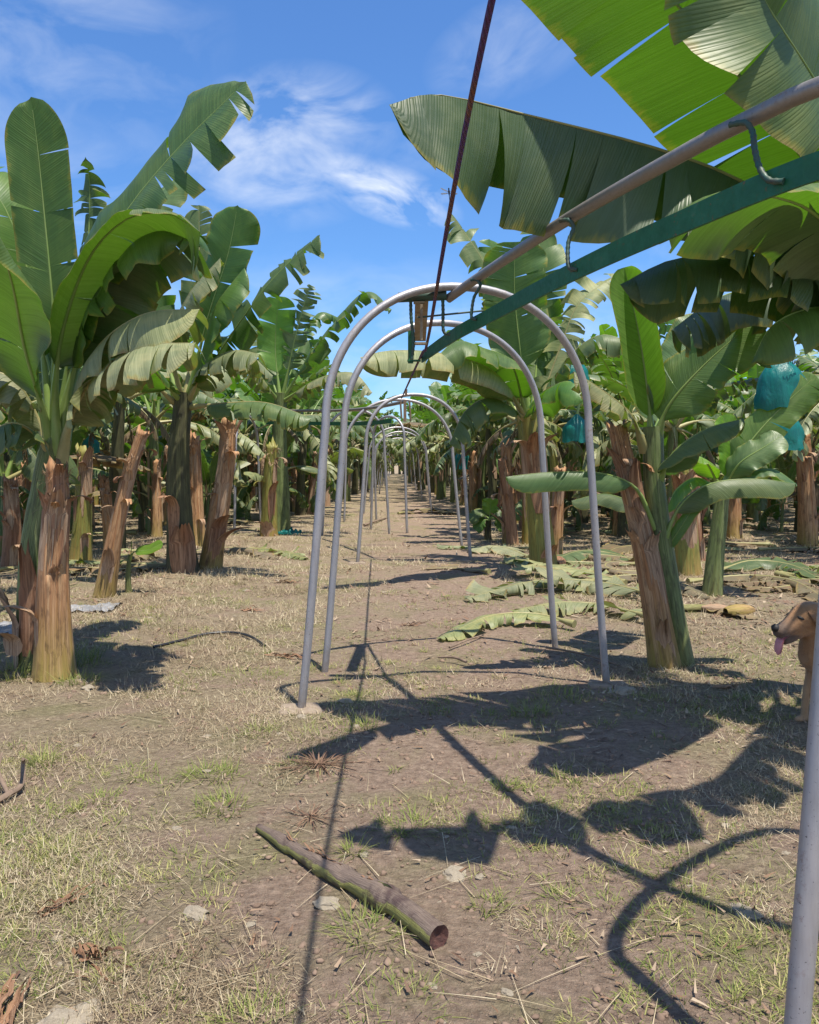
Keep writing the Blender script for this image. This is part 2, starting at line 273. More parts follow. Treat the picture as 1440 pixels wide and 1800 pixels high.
# ------------------------------------------------------------------ mesh builder
class MB:
    def __init__(s): s.v = []; s.f = []; s.uv = []; s.mi = []
    def grid(s, P2, UV2, mi=0, flip=False):
        "P2[i][j] points, UV2[i][j] uvs"
        n0 = len(s.v); ni, nj = len(P2), len(P2[0])
        for i in range(ni):
            for j in range(nj): s.v.append(tuple(P2[i][j]))
        for i in range(ni - 1):
            for j in range(nj - 1):
                q = [(i, j), (i + 1, j), (i + 1, j + 1), (i, j + 1)]
                if flip: q.reverse()
                s.f.append([n0 + a * nj + b for a, b in q]); s.uv.append([UV2[a][b] for a, b in q]); s.mi.append(mi)
    def poly(s, pts, mi=0, uv=None):
        n0 = len(s.v); s.v += [tuple(p) for p in pts]; s.f.append(list(range(n0, n0 + len(pts)))); s.uv.append(uv or [(0, 0)] * len(pts)); s.mi.append(mi)
    def box(s, c, h, mi=0, rot=None):
        c = Vector(c); rot = rot or Matrix.Identity(3)
        k = [c + rot @ Vector((a * h[0], b * h[1], d * h[2])) for a in (-1, 1) for b in (-1, 1) for d in (-1, 1)]
        for q in ((0, 1, 3, 2), (4, 6, 7, 5), (0, 4, 5, 1), (2, 3, 7, 6), (0, 2, 6, 4), (1, 5, 7, 3)): s.poly([k[i] for i in q], mi)
    def tube(s, pts, radii, n=10, mi=0, cap=True, fn=None):
        "swept tube along pts; fn(theta, i) multiplies the radius"
        pts = [Vector(p) for p in pts]; m = len(pts)
        if not hasattr(radii, '__len__'): radii = [radii] * m
        T = [(pts[min(i + 1, m - 1)] - pts[max(i - 1, 0)]).normalized() for i in range(m)]
        ref = Vector((1, 0, 0)) if abs(T[0].x) < .8 else Vector((0, 0, 1))
        N = (ref - T[0] * ref.dot(T[0])).normalized(); rows, uvs, L = [], [], 0
        for i in range(m):
            N = (N - T[i] * N.dot(T[i])).normalized(); B = T[i].cross(N)
            if i: L += (pts[i] - pts[i - 1]).length
            r_, u_ = [], []
            for k in range(n + 1):
                a = 2 * math.pi * k / n; rr = radii[i] * (fn(a % (2 * math.pi), i) if fn else 1)
                r_.append(pts[i] + (N * math.cos(a) + B * math.sin(a)) * rr); u_.append((k / n, L))
            rows.append(r_); uvs.append(u_)
        s.grid(rows, uvs, mi, True)
        if cap: s.poly(list(reversed(rows[0][:-1])), mi); s.poly(rows[-1][:-1], mi)
        return rows
    def build(s, name, mats, parent=None, smooth=True, local=False, weld=False):
        me = bpy.data.meshes.new(name); off = Vector((0, 0, 0))
        if parent is not None and not local:
            p = parent
            while p is not None: off += p.location; p = p.parent
        me.from_pydata([tuple(Vector(v) - off) for v in s.v], [], s.f)
        uvl = me.uv_layers.new(name='UVMap'); uvl.data.foreach_set('uv', [c for f in s.uv for p in f for c in p])
        if not isinstance(mats, (list, tuple)): mats = [mats]
        for q in mats: me.materials.append(q)
        me.polygons.foreach_set('material_index', s.mi); me.polygons.foreach_set('use_smooth', [smooth] * len(s.f))
        if weld:
            bm = bmesh.new(); bm.from_mesh(me); bmesh.ops.remove_doubles(bm, verts=bm.verts, dist=1e-5); bm.to_mesh(me); bm.free()
        me.update()
        o = bpy.data.objects.new(name, me); C.objects.link(o)
        if parent is not None: o.parent = parent
        return o
def tag(o, label=None, cat=None, group=None, kind=None):
    if label: o['label'] = label
    if cat: o['category'] = cat
    if group: o['group'] = group
    if kind: o['kind'] = kind
    return o
def thing(name, label, cat, loc, group=None):
    o = bpy.data.objects.new(name, None); o.empty_display_size = .1; C.objects.link(o); o.location = loc
    return tag(o, label, cat, group)
KIDS = {}
def copy_tree(o, parent=None):
    c = o.copy(); C.objects.link(c)
    if parent is not None: c.parent = parent
    for ch in list(o.children): copy_tree(ch, c)
    return c
def crom(pts, n):
    "Catmull-Rom through the points, n samples at about equal steps"
    p = [np.array(q, float) for q in pts]; p = [2 * p[0] - p[1]] + p + [2 * p[-1] - p[-2]]
    dense = []
    for i in range(1, len(p) - 2):
        for k in range(24):
            u = k / 24; a, b, c, d = p[i - 1], p[i], p[i + 1], p[i + 2]
            dense.append(.5 * ((2 * b) + (-a + c) * u + (2 * a - 5 * b + 4 * c - d) * u * u + (-a + 3 * b - 3 * c + d) * u ** 3))
    dense.append(p[-2]); dense = np.array(dense)
    L = np.concatenate([[0], np.cumsum(np.linalg.norm(np.diff(dense, axis=0), axis=1))])
    q = np.linspace(0, L[-1], n)
    return [Vector([np.interp(x, L, dense[:, k]) for k in range(3)]) for x in q], L[-1]

# ------------------------------------------------------------------ banana leaf
def leaf_parts(mid, hw, a0=0.35, a1=-.5, tears=5, rag=.15, hint=(0, 0, 1), grav=0.0, t0=.16, slant=.22, seed=0, rib=.017, wave=.22, sides=(1, 1), nt=44, nv=7, tipcut=1.0, gapk=.8, hws=(1, 1), base=None):
    """blade and midrib of one leaf along the centre line mid. hw half width, a0/a1 angle of the blade at the rib and at its edge,
    tears number of rips per side, rag how far the strips part and droop"""
    rg = random.Random(seed); n = 60; base = rib * 1.7 if base is None else base
    pts, L = crom(mid, n); hint = Vector(hint).normalized()
    T = [(pts[min(i + 1, n - 1)] - pts[max(i - 1, 0)]).normalized() for i in range(n)]
    N = []
    for i in range(n):
        q = hint - T[i] * hint.dot(T[i])
        if q.length < .15 and N: q = N[-1] - T[i] * N[-1].dot(T[i])
        N.append(q.normalized())
    def at(arr, s):
        x = max(0, min(n - 1.001, s * (n - 1))); i = int(x); return arr[i].lerp(arr[i + 1], x - i)
    bl = MB(); ph = rg.random() * 6; ph2 = rg.random() * 6
    def width(s):
        a = min(1, max(0, s) / .2); b = min(1, max(0, 1 - s) / .22)
        return hw * (math.sin(a * math.pi / 2) ** .6) * (math.sin(b * math.pi / 2) ** .54)
    for si, sg in enumerate((1, -1)):
        cuts = sorted(rg.uniform(.06, .97) ** .9 for _ in range(int(tears[si] if isinstance(tears, tuple) else tears)))
        edges = [0.0]
        for c in cuts:
            if c - edges[-1] > .022: edges.append(c)
        edges.append(tipcut)
        for k in range(len(edges) - 1):
            sa, sb = edges[k], edges[k + 1]; ns = max(2, int((sb - sa) * nt) + 2)
            da = rg.gauss(0, 1) * rag * 1.1; tw = rg.gauss(0, 1) * rag * 1.1; gp = (rag * gapk * rg.uniform(.1, 1.2)) if tears else 0
            wm = 1 - rg.random() ** 2 * rag * .7; sl = slant + rg.gauss(0, .12) * rag * 2; gv = grav * rg.uniform(.6, 1.3)
            rows, uvs = [], []
            for i in range(ns):
                s = sa + (sb - sa) * i / (ns - 1); fr = i / (ns - 1) - .5
                row, uvr = [], []
                w_ = max(.004, width(s) * wm * hws[si]); d = Vector((0, 0, 0)); pv = 0
                for j in range(nv):
                    v = j / (nv - 1); v2 = v ** .85
                    sj = sa + (sb - sa) * (.5 + fr * (1 - min(.7, gp) * v2 ** 1.3))
                    tt = t0 + (1 - t0) * sj
                    b, Tt, Nn = at(pts, tt), at(T, tt).normalized(), at(N, tt).normalized(); B = Tt.cross(Nn) * sg
                    an = a0 + (a1 - a0) * v + da * v + tw * fr * v + wave * v * (math.sin(sj * 13 + ph + sg) + .6 * math.sin(sj * 31 + ph2) * v + .35 * math.sin(sj * 67 + ph) * v * v)
                    dr = B * math.cos(an) + Nn * math.sin(an)
                    g = min(.92, gv * v)
                    dr = (dr * (1 - g) + Vector((0, 0, -1)) * g).normalized()
                    if j: d = d + dr * (w_ * (v2 - pv))
                    pv = v2
                    row.append(b + d + Tt * (w_ * sl * v2) * sides[si]); uvr.append((tt * L, .5 + .5 * sg * v2))
                rows.append(row); uvs.append(uvr)
            bl.grid(rows, uvs, 0, sg == 1)
    mb = MB(); ks = range(0, n, 3); mp = [pts[k] - N[k] * rib * .35 * (1 - k / n) for k in ks] 
    mb.tube(mp, [max(.0022, rib * (1.25 - 1.2 * (k / n) ** .8)) + (base * max(0, 1 - k / n / (t0 + .04)) ** .9) for k in ks], 7)
    return bl, mb
def gen_mid(z0, az, el, L, bend, r0=.05, n=7):
    "centre line of a leaf leaving the throat at height z0 with elevation el and arching over by bend"
    p = Vector((math.cos(az) * r0, math.sin(az) * r0, z0)); pts = [p.copy()]; e = el
    for i in range(n):
        e2 = e - bend * ((i + .5) / n) ** 1.2
        p = p + Vector((math.cos(az) * math.cos(e2), math.sin(az) * math.cos(e2), math.sin(e2))) * (L / n); pts.append(p.copy())
    return pts

# ------------------------------------------------------------------ pseudostem, stump, flap
def stem_mb(pts, r0, r1, seed, n=22, rings=26, ragged=False, sheaths=5, bulge=.18):
    rg = random.Random(seed); c, L = crom(pts, rings)
    sh = [(rg.random() * 6.28, rg.uniform(.6, 1.5), rg.uniform(.25, 1.02)) for _ in range(sheaths)]
    o1, o2 = rg.random() * 50, rg.random() * 50
    rad = [(r0 + (r1 - r0) * i / (rings - 1)) * (1 + bulge * math.exp(-i / (rings * .12))) for i in range(rings)]
    def fn(a, i):
        z = i / (rings - 1) * L
        v = 1 + .10 * mnoise.noise(Vector((math.cos(a) * 1.3 + o1, math.sin(a) * 1.3, z * 1.1))) + .05 * mnoise.noise(Vector((math.cos(a) * 5 + o2, math.sin(a) * 5, z * 2)))
        for (c0, hwid, top) in sh:
            d = abs((a - c0 - z * .35 + math.pi) % (2 * math.pi) - math.pi)
            tp = top + .05 * math.sin(a * 5 + o1)
            if d < hwid and i / (rings - 1) < tp: v += .055
        return v
    mb = MB(); rows = mb.tube(c, rad, n, cap=not ragged, fn=fn)
    if ragged:
        T = (c[-1] - c[-2]).normalized(); ctr = c[-1]
        top, uvt = [], []; top2, uv2 = [], []
        for k in range(n + 1):
            a = 2 * math.pi * (k % n) / n
            h = .03 + .13 * max(0, mnoise.noise(Vector((math.cos(a) * 1.2 + o1, math.sin(a) * 1.2, o2)))) * 2 + .075 * rg.random()
            h *= r1 / .1
            p = Vector(rows[-1][k % n]); top.append(p + T * h + (p - ctr) * (.12 + .4 * mnoise.noise(Vector((a, o2, 1))))); uvt.append((k / n, L + h))
            top2.append(ctr + (p - ctr) * .6 - T * .06); uv2.append((k / n, L))
        mb.grid([rows[-1], top, top2], [[(k / n, L) for k in range(n + 1)], uvt, uv2], 0, True)
        mb.poly(top2[:-1], 0)
    return mb, c, L
def strip_mb(c, L, rad, s0, s1, a, half, ln, curl, seed):
    "a dry sheath hugging the stem from s0 to s1, its free top curling out and down"
    rg = random.Random(seed); mb = MB(); rows, uvs = [], []; n = len(c); nv = 8; o = rg.random() * 40
    out = Vector((math.cos(a), math.sin(a), 0)); tan = Vector((-math.sin(a), math.cos(a), 0))
    def ctr(s):
        x = max(0, min(n - 1.001, s * (n - 1))); i = int(x); return c[i].lerp(c[i + 1], x - i)
    for k in range(12):
        u = k / 11; s = s0 + (s1 - s0) * u; q_ = ctr(s); hw = half * (.55 + .45 * min(1, u * 3)) * (1 + .18 * mnoise.noise(Vector((s * 6, o, 0)))); row, uvr = [], []
        for j in range(nv):
            q = 2 * j / (nv - 1) - 1; an = a + hw * q + .12 * mnoise.noise(Vector((s * 4, o, 3)))
            r = rad(s) * (1.07 + .04 * u + .03 * mnoise.noise(Vector((q * 1.5, s * 8, o))) + .06 * abs(q) ** 3 * u)
            row.append(q_ + Vector((math.cos(an), math.sin(an), 0)) * r); uvr.append((an / 6.283, s * L))
        rows.append(row); uvs.append(uvr)
    half *= rg.uniform(.8, 1); T = (ctr(min(1, s1 + .03)) - ctr(s1 - .03)).normalized(); p = ctr(s1) + out * rad(s1) * 1.16; ang = .08; w0 = half * rad(s1) * 1.1; jag = [rg.uniform(-.7, .6) for _ in range(nv)]; dsp = [rg.uniform(-1, 1) * .6 for _ in range(nv)]
    for k in range(1, 9):
        u = k / 8; ang += curl / 8 * (1.3 - .5 * u + .35 * math.sin(k * 1.3 + o)); d = T * math.cos(ang) + out * math.sin(ang); p = p + d * (ln / 8); row, uvr = [], []
        for j in range(nv):
            q = 2 * j / (nv - 1) - 1; cup = (q * q) * w0 * .55 * (1 - .5 * u)
            row.append(p + tan * (q * w0 * (1 - .5 * u ** 1.5)) - out * cup * math.cos(ang) + d * (jag[j] * ln * .35 * u * u) + out * (.012 * mnoise.noise(Vector((q * 3, u * 4, o))) + dsp[j] * ln * .25 * u)); uvr.append((a / 6.283 + q * .05, s1 * L + u * ln))
        rows.append(row); uvs.append(uvr)
    mb.grid(rows, uvs); return mb
def flap_mb(c, L, s, a, r, length, width, curl, seed, down=True):
    rg = random.Random(seed * 13 + 5); s0 = max(.0, s - rg.uniform(.18, .4))
    return strip_mb(c, L, lambda q: r * (1.04 - .12 * (q - s)), s0, s, a, min(.85, width / r * .5), length * rg.uniform(.5, .9), curl * rg.choice((.5, .9, 1.8, 2.6)), seed)
def stump(px_pts, r0, r1, label, seed, mat='stemdry', flaps=((.85, -1.4, .3, .10, 1.2), (.6, -2.2, .25, .08, .9), (.25, -.9, .3, .1, 1.0)), group=None, depth=None, base=None, pts=None, name='banana_stump', cat='banana stump'):
    if pts is None:
        b = G(*px_pts[0]); pts = [b - Vector((0, 0, .04))] + [P(x, y, b.y + (i + 1) * .0) for i, (x, y) in enumerate(px_pts[1:])]
    root = thing(name, label, cat, (pts[0].x, pts[0].y, 0), group)
    mb, c, L = stem_mb(pts, r0, r1, seed, ragged=True)
    mb.build('stem', M[mat], root)
    for k, (s, a, ln, wd, cu) in enumerate(flaps):
        r = r0 + (r1 - r0) * s
        flap_mb(c, L, s, a, r, ln, wd, cu, seed * 7 + k).build('peeling_sheath', M['sheath' if k % 2 == 0 else 'sheathred'], root)
    fr = MB(); rgf = random.Random(seed + 300)
    for k in range(70):
        an = rgf.random() * 6.28; si = rgf.choice((.99, .99, .97, .88, .86)); i_ = int(si * (len(c) - 1)); rr = (r0 + (r1 - r0) * si) * 1.08; o_ = Vector((math.cos(an), math.sin(an), 0)); tn = Vector((-math.sin(an), math.cos(an), 0)); p = c[i_] + o_ * rr + Vector((0, 0, rgf.uniform(-.03, .05))); dn = rgf.uniform(-1.4, .9) if si < .95 else rgf.uniform(-.6, 2.2); l_ = rgf.uniform(.03, .13) * r1 / .08; w_ = rgf.uniform(.002, .008) * r1 / .08
        d = (o_ * rgf.uniform(.15, .8) + Vector((0, 0, dn)) + tn * rgf.gauss(0, .5)).normalized(); d2 = (d + Vector((0, 0, -.7)) + tn * rgf.gauss(0, .3)).normalized(); q1 = p + d * l_ * .5; q2 = q1 + d2 * l_ * .5
        fr.grid([[p - tn * w_, p + tn * w_], [q1 - tn * w_, q1 + tn * w_], [q2 - tn * w_ * .3, q2 + tn * w_ * .3]], [[(an, 0), (an + .1, 0)], [(an, l_ / 2), (an + .1, l_ / 2)], [(an, l_), (an + .1, l_)]])
    fr.build('frayed_fibres', M['sheath'], root)
    rg = random.Random(seed + 900); rf = lambda q: r0 + (r1 - r0) * q
    for k in range(4):
        s1 = (.97, .88, .62, .99)[k] - rg.random() * .10; s0 = max(.02, s1 - rg.uniform(.3, .65))
        strip_mb(c, L, rf, s0, s1, -1.6 + rg.uniform(-1.4, 1.4) if k < 3 else rg.random() * 6.28, rg.uniform(.35, .8), rg.uniform(.06, .24), rg.choice((.35, .6, 1.5, 2.8)), seed * 17 + k).build('dry_sheath', M[('sheath', mat, mat, 'sheathred')[k]], root)
    return root
def plant_root(px, py, label, group=None, cat='banana plant', name='banana_plant'):
    b = G(px, py); return thing(name, label, cat, (b.x, b.y, 0), group)
def put_leaf(root, pts, hw, mat='leaf', ribmat='midrib', label=None, **k):
    mid = [P(*q) if not isinstance(q, Vector) else q for q in pts]
    bl, mb = leaf_parts(mid, hw, **k)
    o = bl.build('leaf', M[mat], root); mb.build('midrib', M[ribmat], o)
    if label: o['label'] = label
    return o
CAMV = (0, -1, .25)

# ------------------------------------------------------------------ ground
def gz(x, y):
    f = 1 / (1 + ((y - 5) / 40) ** 2)
    return f * (.030 * mnoise.noise(Vector((x * .55, y * .55, 3.1))) + .016 * mnoise.noise(Vector((x * 1.9, y * 1.9, 7.7)))) 
def build_ground():
    nx, ny = 230, 300
    u = np.linspace(-1, 1, nx); xs = np.sinh(u * 5.6) / np.sinh(5.6) * 500
    v = np.linspace(-.75, 1, ny); ys = 4.0 + np.sinh(v * 6.2) / np.sinh(6.2) * 600
    vv = []; ff = []
    for j in range(ny):
        for i in range(nx):
            x, y = float(xs[i]), float(ys[j])
            z = gz(x, y) + (.008 * mnoise.noise(Vector((x * 7, y * 7, 1))) + .005 * mnoise.noise(Vector((x * 16, y * 16, 2))) if abs(x) < 9 and y < 16 else 0)
            vv.append((x, y, z))
    for j in range(ny - 1):
        for i in range(nx - 1): a = j * nx + i; ff.append((a, a + 1, a + nx + 1, a + nx))
    me = bpy.data.meshes.new('ground'); me.from_pydata(vv, [], ff); me.materials.append(M['ground']); me.polygons.foreach_set('use_smooth', [True] * len(ff)); me.update()
    o = bpy.data.objects.new('ground', me); C.objects.link(o); o['kind'] = 'structure'
build_ground()

def blades(name, mat, P0, D, Lg, Wd, lift, uvx, curl=0.0, kind='stuff', seg=2):
    "one mesh of many blades; P0 roots (n,3), D headings (n,3), all numpy"
    n = len(P0); up = np.array([0, 0, 1.0]); side = np.cross(D, up); side /= np.maximum(1e-6, np.linalg.norm(side, axis=1))[:, None]
    V = np.zeros((n, 2 * (seg + 1), 3))
    for k in range(seg + 1):
        f = k / seg; c = P0 + D * (Lg * f)[:, None] + up * (lift * f - curl * Lg * f * f)[:, None]
        wd = Wd * (1 - .85 * f)
        V[:, 2 * k] = c - side * wd[:, None] / 2; V[:, 2 * k + 1] = c + side * wd[:, None] / 2
    nv = 2 * (seg + 1)
    F = np.zeros((n, seg, 4), int)
    for k in range(seg): F[:, k] = np.arange(n)[:, None] * nv + np.array([2 * k, 2 * k + 1, 2 * k + 3, 2 * k + 2])
    me = bpy.data.meshes.new(name); me.vertices.add(n * nv); me.vertices.foreach_set('co', V.reshape(-1))
    me.loops.add(n * seg * 4); me.loops.foreach_set('vertex_index', F.reshape(-1)); me.polygons.add(n * seg)
    me.polygons.foreach_set('loop_start', np.arange(n * seg) * 4); me.polygons.foreach_set('loop_total', np.full(n * seg, 4))
    uv = me.uv_layers.new(name='UVMap'); a = np.zeros((n, seg * 4, 2)); a[:, :, 0] = uvx[:, None]; uv.data.foreach_set('uv', a.reshape(-1))
    me.materials.append(M[mat]); me.update(calc_edges=True); me.validate()
    o = bpy.data.objects.new(name, me); C.objects.link(o); o['kind'] = kind; return o
RNG = np.random.default_rng(5)
def scatter(n, d0, d1, pw=1.0, margin=.56):
    "points inside the view wedge and a little outside it"
    d = d0 * (d1 / d0) ** (RNG.random(n) ** pw); x = (RNG.random(n) * 2 - 1) * (margin * d + .5)
    return x, d
def gzv(x, y): return np.array([gz(float(a), float(b)) for a, b in zip(x, y)])
def nz(x, y, s, o): return np.array([mnoise.noise(Vector((float(a) * s, float(b) * s, o))) for a, b in zip(x, y)])
def ground_cover():
    x, y = scatter(430000, 1.5, 24)
    keep = nz(x, y, 1.5, 4.4) + .6 * nz(x, y, 4.5, 1.1) + .25 - .75 * np.clip(1.25 - np.abs(x - .5) / 1.1, 0, 1) > RNG.random(len(x)) * .9 - .15
    x, y = x[keep], y[keep]; n = len(x)
    az = RNG.random(n) * 6.283; sc = np.clip(y / 5, .75, 2.2)
    D = np.stack([np.cos(az), np.sin(az), np.zeros(n)], 1); Lg = RNG.uniform(.012, .065, n) * sc; lift = RNG.uniform(-.01, .028, n) * sc
    lift *= 1.4; lift[RNG.random(n) < .14] += .035
    blades('dry_grass', 'straw', np.stack([x, y, gzv(x, y) + RNG.uniform(.001, .012, n)], 1), D, Lg, RNG.uniform(.0016, .0046, n) * sc, lift, np.clip(RNG.random(n) * .75 + .35 * nz(x, y, .8, 6.1) + .12, 0, 1), .1)
    # green tufts
    P0, Dd, Lg, Wd, Li, U = [], [], [], [], [], []
    def tuft(cx, cy, r, k, h, green):
        for _ in range(k):
            a = RNG.random() * 6.283; q = r * math.sqrt(RNG.random()); px, py = cx + math.cos(a) * q, cy + math.sin(a) * q
            b = a + RNG.normal() * .8; l = h * RNG.uniform(.45, 1.2); el = RNG.uniform(.25, 1.25)
            P0.append((px, py, gz(px, py) - .003)); Dd.append((math.cos(b) * math.cos(el), math.sin(b) * math.cos(el), 0)); Lg.append(l); Li.append(l * math.sin(el)); Wd.append(RNG.uniform(.0022, .0042) * (1 + cy / 14)); U.append(min(1, max(0, green + RNG.normal() * .22)))
    tx, ty = scatter(7600, 1.6, 26)
    q = nz(tx, ty, .9, 9.3)
    for a, b, c in zip(tx, ty, q):
        if c + RNG.normal() * .2 - .22 * max(0, 1 - abs(a - .5) / 1.1) > .03: tuft(a, b, RNG.uniform(.02, .11) * (1 + b / 20), int(RNG.uniform(10, 34)), RNG.uniform(.025, .075), RNG.uniform(.2, .85))
    for (px, py, r, h, k) in ((75, 1340, .06, .15, 80), (370, 1365, .13, .10, 110), (390, 1420, .12, .10, 110), (230, 1360, .12, .07, 60), (650, 1640, .12, .09, 90), (640, 1280, .08, .13, 60), (720, 1455, .12, .10, 90), (620, 1500, .04, .11, 40),
                              (990, 1580, .07, .07, 40), (890, 1385, .06, .08, 40), (40, 1500, .15, .07, 70), (170, 1410, .1, .07, 60), (700, 1770, .14, .08, 90), (440, 1790, .1, .1, 80), (860, 1590, .06, .09, 40), (930, 1255, .12, .12, 90), (985, 1225, .2, .10, 120),
                              (1290, 1250, .3, .08, 160), (1330, 1180, .5, .09, 220), (300, 1215, .2, .06, 80), (1000, 1370, .12, .06, 50), (460, 1290, .1, .08, 60), (330, 1190, .2, .06, 80), (20, 1190, .18, .22, 140), (130, 1165, .22, .2, 160), (140, 1200, .14, .16, 90), (350, 960, .3, .08, 90), (790, 1100, .2, .08, 60), (620, 1240, .15, .06, 60), (430, 1190, .25, .07, 100), (560, 1300, .15, .08, 70), (990, 1110, .3, .08, 90), (150, 990, .3, .12, 90)):
        g = G(px, py); tuft(g.x, g.y, r, int(k * 1.6), h, .40)
    n = len(P0); blades('green_grass', 'grass', np.array(P0), np.array(Dd), np.array(Lg), np.array(Wd), np.array(Li), np.array(U), .25, seg=3)
    # long loose straws, then leaf litter
    x, y = scatter(420, 1.6, 8); n = len(x); az = RNG.random(n) * 6.283
    blades('loose_straw', 'straw', np.stack([x, y, gzv(x, y) + .012], 1), np.stack([np.cos(az), np.sin(az), 0 * az], 1), RNG.uniform(.1, .34, n), RNG.uniform(.002, .004, n), RNG.uniform(-.005, .03, n), RNG.uniform(.5, .9, n), .03, seg=4)
    x, y = scatter(26000, 1.7, 40); dens = (np.where(x > .25 * y - .3, 1.0, .22) + np.where(np.abs(x) > 2.6, .6, 0)) * np.clip((y - 1.5) / 4, .12, 1)
    k = RNG.random(len(x)) < dens * .55; x, y = x[k], y[k]; n = len(x); az = RNG.random(n) * 6.283; sc = np.clip(y / 6, .6, 2.4)
    blades('leaf_litter', 'litter', np.stack([x, y, gzv(x, y) + RNG.uniform(.004, .02, n)], 1), np.stack([np.cos(az), np.sin(az), 0 * az], 1), RNG.uniform(.02, .10, n) * sc, RNG.uniform(.008, .026, n) * sc, RNG.uniform(-.01, .035, n) * sc, RNG.random(n), .12)
ground_cover()
def clods():
    x, y = scatter(16000, 1.5, 13); keep = nz(x, y, 1.3, 2.2) + .45 * np.clip(1 - np.abs(x - .5) / 1.2, 0, 1) > RNG.random(len(x)) * .8 - .1; x, y = x[keep], y[keep]; n = len(x)
    base = np.array([(math.cos(a) * q, math.sin(a) * q, z) for z, q in ((-.5, .9), (.15, 1.0), (.7, .55)) for a in np.arange(6) * math.pi / 3] + [(0, 0, .9)])
    sz = (RNG.random(n) ** 3 * .014 + .0025) * np.clip(y / 4.5, .8, 2); rz = RNG.random(n) * 6.283
    V = base[None] * (1 + RNG.normal(size=(n, 19, 3)) * .22); c, s_ = np.cos(rz)[:, None], np.sin(rz)[:, None]; st = RNG.uniform(.7, 1.5, n)[:, None]
    X = (V[:, :, 0] * c * st - V[:, :, 1] * s_) * sz[:, None] + x[:, None]; Y = (V[:, :, 0] * s_ * st + V[:, :, 1] * c) * sz[:, None] + y[:, None]; Z = V[:, :, 2] * sz[:, None] * .7 + gzv(x, y)[:, None] + .002
    f = [[r * 6 + k, r * 6 + (k + 1) % 6, (r + 1) * 6 + (k + 1) % 6, (r + 1) * 6 + k] for r in range(2) for k in range(6)] + [[12 + k, 12 + (k + 1) % 6, 18, 18] for k in range(6)]
    F = (np.array(f)[None] + (np.arange(n) * 19)[:, None, None]).reshape(-1, 4)
    me = bpy.data.meshes.new('soil_clods'); me.from_pydata(np.stack([X, Y, Z], 2).reshape(-1, 3).tolist(), [], [q if q[2] != q[3] else q[:3] for q in F.tolist()])
    me.materials.append(M['clod']); me.polygons.foreach_set('use_smooth', [True] * len(me.polygons)); me.update(); o = bpy.data.objects.new('soil_clods', me); C.objects.link(o); o['kind'] = 'stuff'
clods()

# ------------------------------------------------------------------ metal arches and the overhead rail
def arch_pts(L, Rr, h, lean=.16, n=44, spread=1.0):
    "hoop: two legs leaning in, joined by a round top"
    L, Rr = Vector(L), Vector(Rr); mid = (L + Rr) / 2; ax = (Rr - L) / 2; W = ax.length; ax = ax.normalized()
    rt = W * (1 - lean); hs = h - rt * .98
    pts = []
    for i in range(9): u = i / 9; pts.append((-W + W * lean * u ** .9, hs * u))
    for i in range(n + 1):
        a = math.pi - math.pi * i / n; pts.append((rt * math.copysign(abs(math.cos(a)) ** .92, math.cos(a)), hs + rt * .98 * math.sin(a) ** .96 if math.sin(a) > 0 else hs))
    for i in range(8, -1, -1): u = i / 9; pts.append((W - W * lean * u ** .9, hs * u))
    return [mid + ax * a + Vector((0, 0, b)) for a, b in pts]
def arch(L, Rr, h, label, group=None, r=.027, lean=.16, foot=(1, 1), mat='pipe', n=12, parent_extra=None):
    L, Rr = Vector(L), Vector(Rr); root = thing('metal_arch', label, 'metal arch', (L + Rr) / 2 * 1.0, group)
    mb = MB(); pts = arch_pts(L - Vector((0, 0, .05)), Rr - Vector((0, 0, .05)), h + .05, lean)
    mb.tube(pts, r, n); mb.build('arch_tube', M[mat], root)
    for f, b in zip(foot, (L, Rr)):
        if f:
            fb = MB(); rot = Matrix.Rotation(random.Random(b.x).uniform(-.4, .4), 3, 'Z')
            rows, uvs = [], []; rg = random.Random(b.y)
            for z, s in ((-.05, 1.0), (.004, 1.0), (.016, .9), (.018, .5)):
                row = []
                for k in range(17):
                    a = 2 * math.pi * (k % 16) / 16; cx, cy = math.cos(a), math.sin(a); q = 1 / max(abs(cx), abs(cy)) ** .8
                    row.append(b + rot @ Vector((cx * q * .13 * s * (1 + .12 * mnoise.noise(Vector((k % 16, b.x, z * 9)))), cy * q * .10 * s, z + .012 * mnoise.noise(Vector((cx * 2, cy * 2, b.y)))))); 
                rows.append(row); uvs.append([(0, 0)] * 17)
            fb.grid(rows, uvs, 0, True); fb.poly(rows[-1][:-1]); fb.build('footing', M['concrete'], root)
    return root
def vz(v, z): return Vector((v.x, v.y, z))
A1L, A1R = G(528, 1248), G(1068, 1204)
a1 = arch(A1L, A1R, 2.585, 'nearest whole grey pipe arch across the path, with rebar hanger at its top', r=.0255, foot=(1, 1))
A2L, A2R = G(570, 1178), G(977, 1135)
a2 = arch(A2L, A2R, 2.54, 'second grey pipe arch, standing just behind the nearest whole one', r=.0250, foot=(0, 0))
a3 = arch(G(628, 990), G(828, 985), 2.50, 'grey pipe arch in the middle of the path on two pale concrete feet', r=.027)
a3b = arch(G(588, 966), G(813, 962), 2.57, 'grey pipe arch just behind the one on pale concrete feet', r=.027, foot=(0, 0))
a3c = arch(G(566, 941), G(685, 939), 2.56, 'grey pipe arch left of the path carrying the side rail', r=.027, foot=(0, 0))
a4 = arch(G(652, 932), G(716, 937), 2.47, 'slim grey pipe arch seen almost edge on beyond the middle arches', r=.027, foot=(0, 0))
a4b = arch(G(605, 918), G(662, 914), 2.5, 'grey pipe arch at the left rim of the path behind the side rail', r=.027, foot=(0, 0))
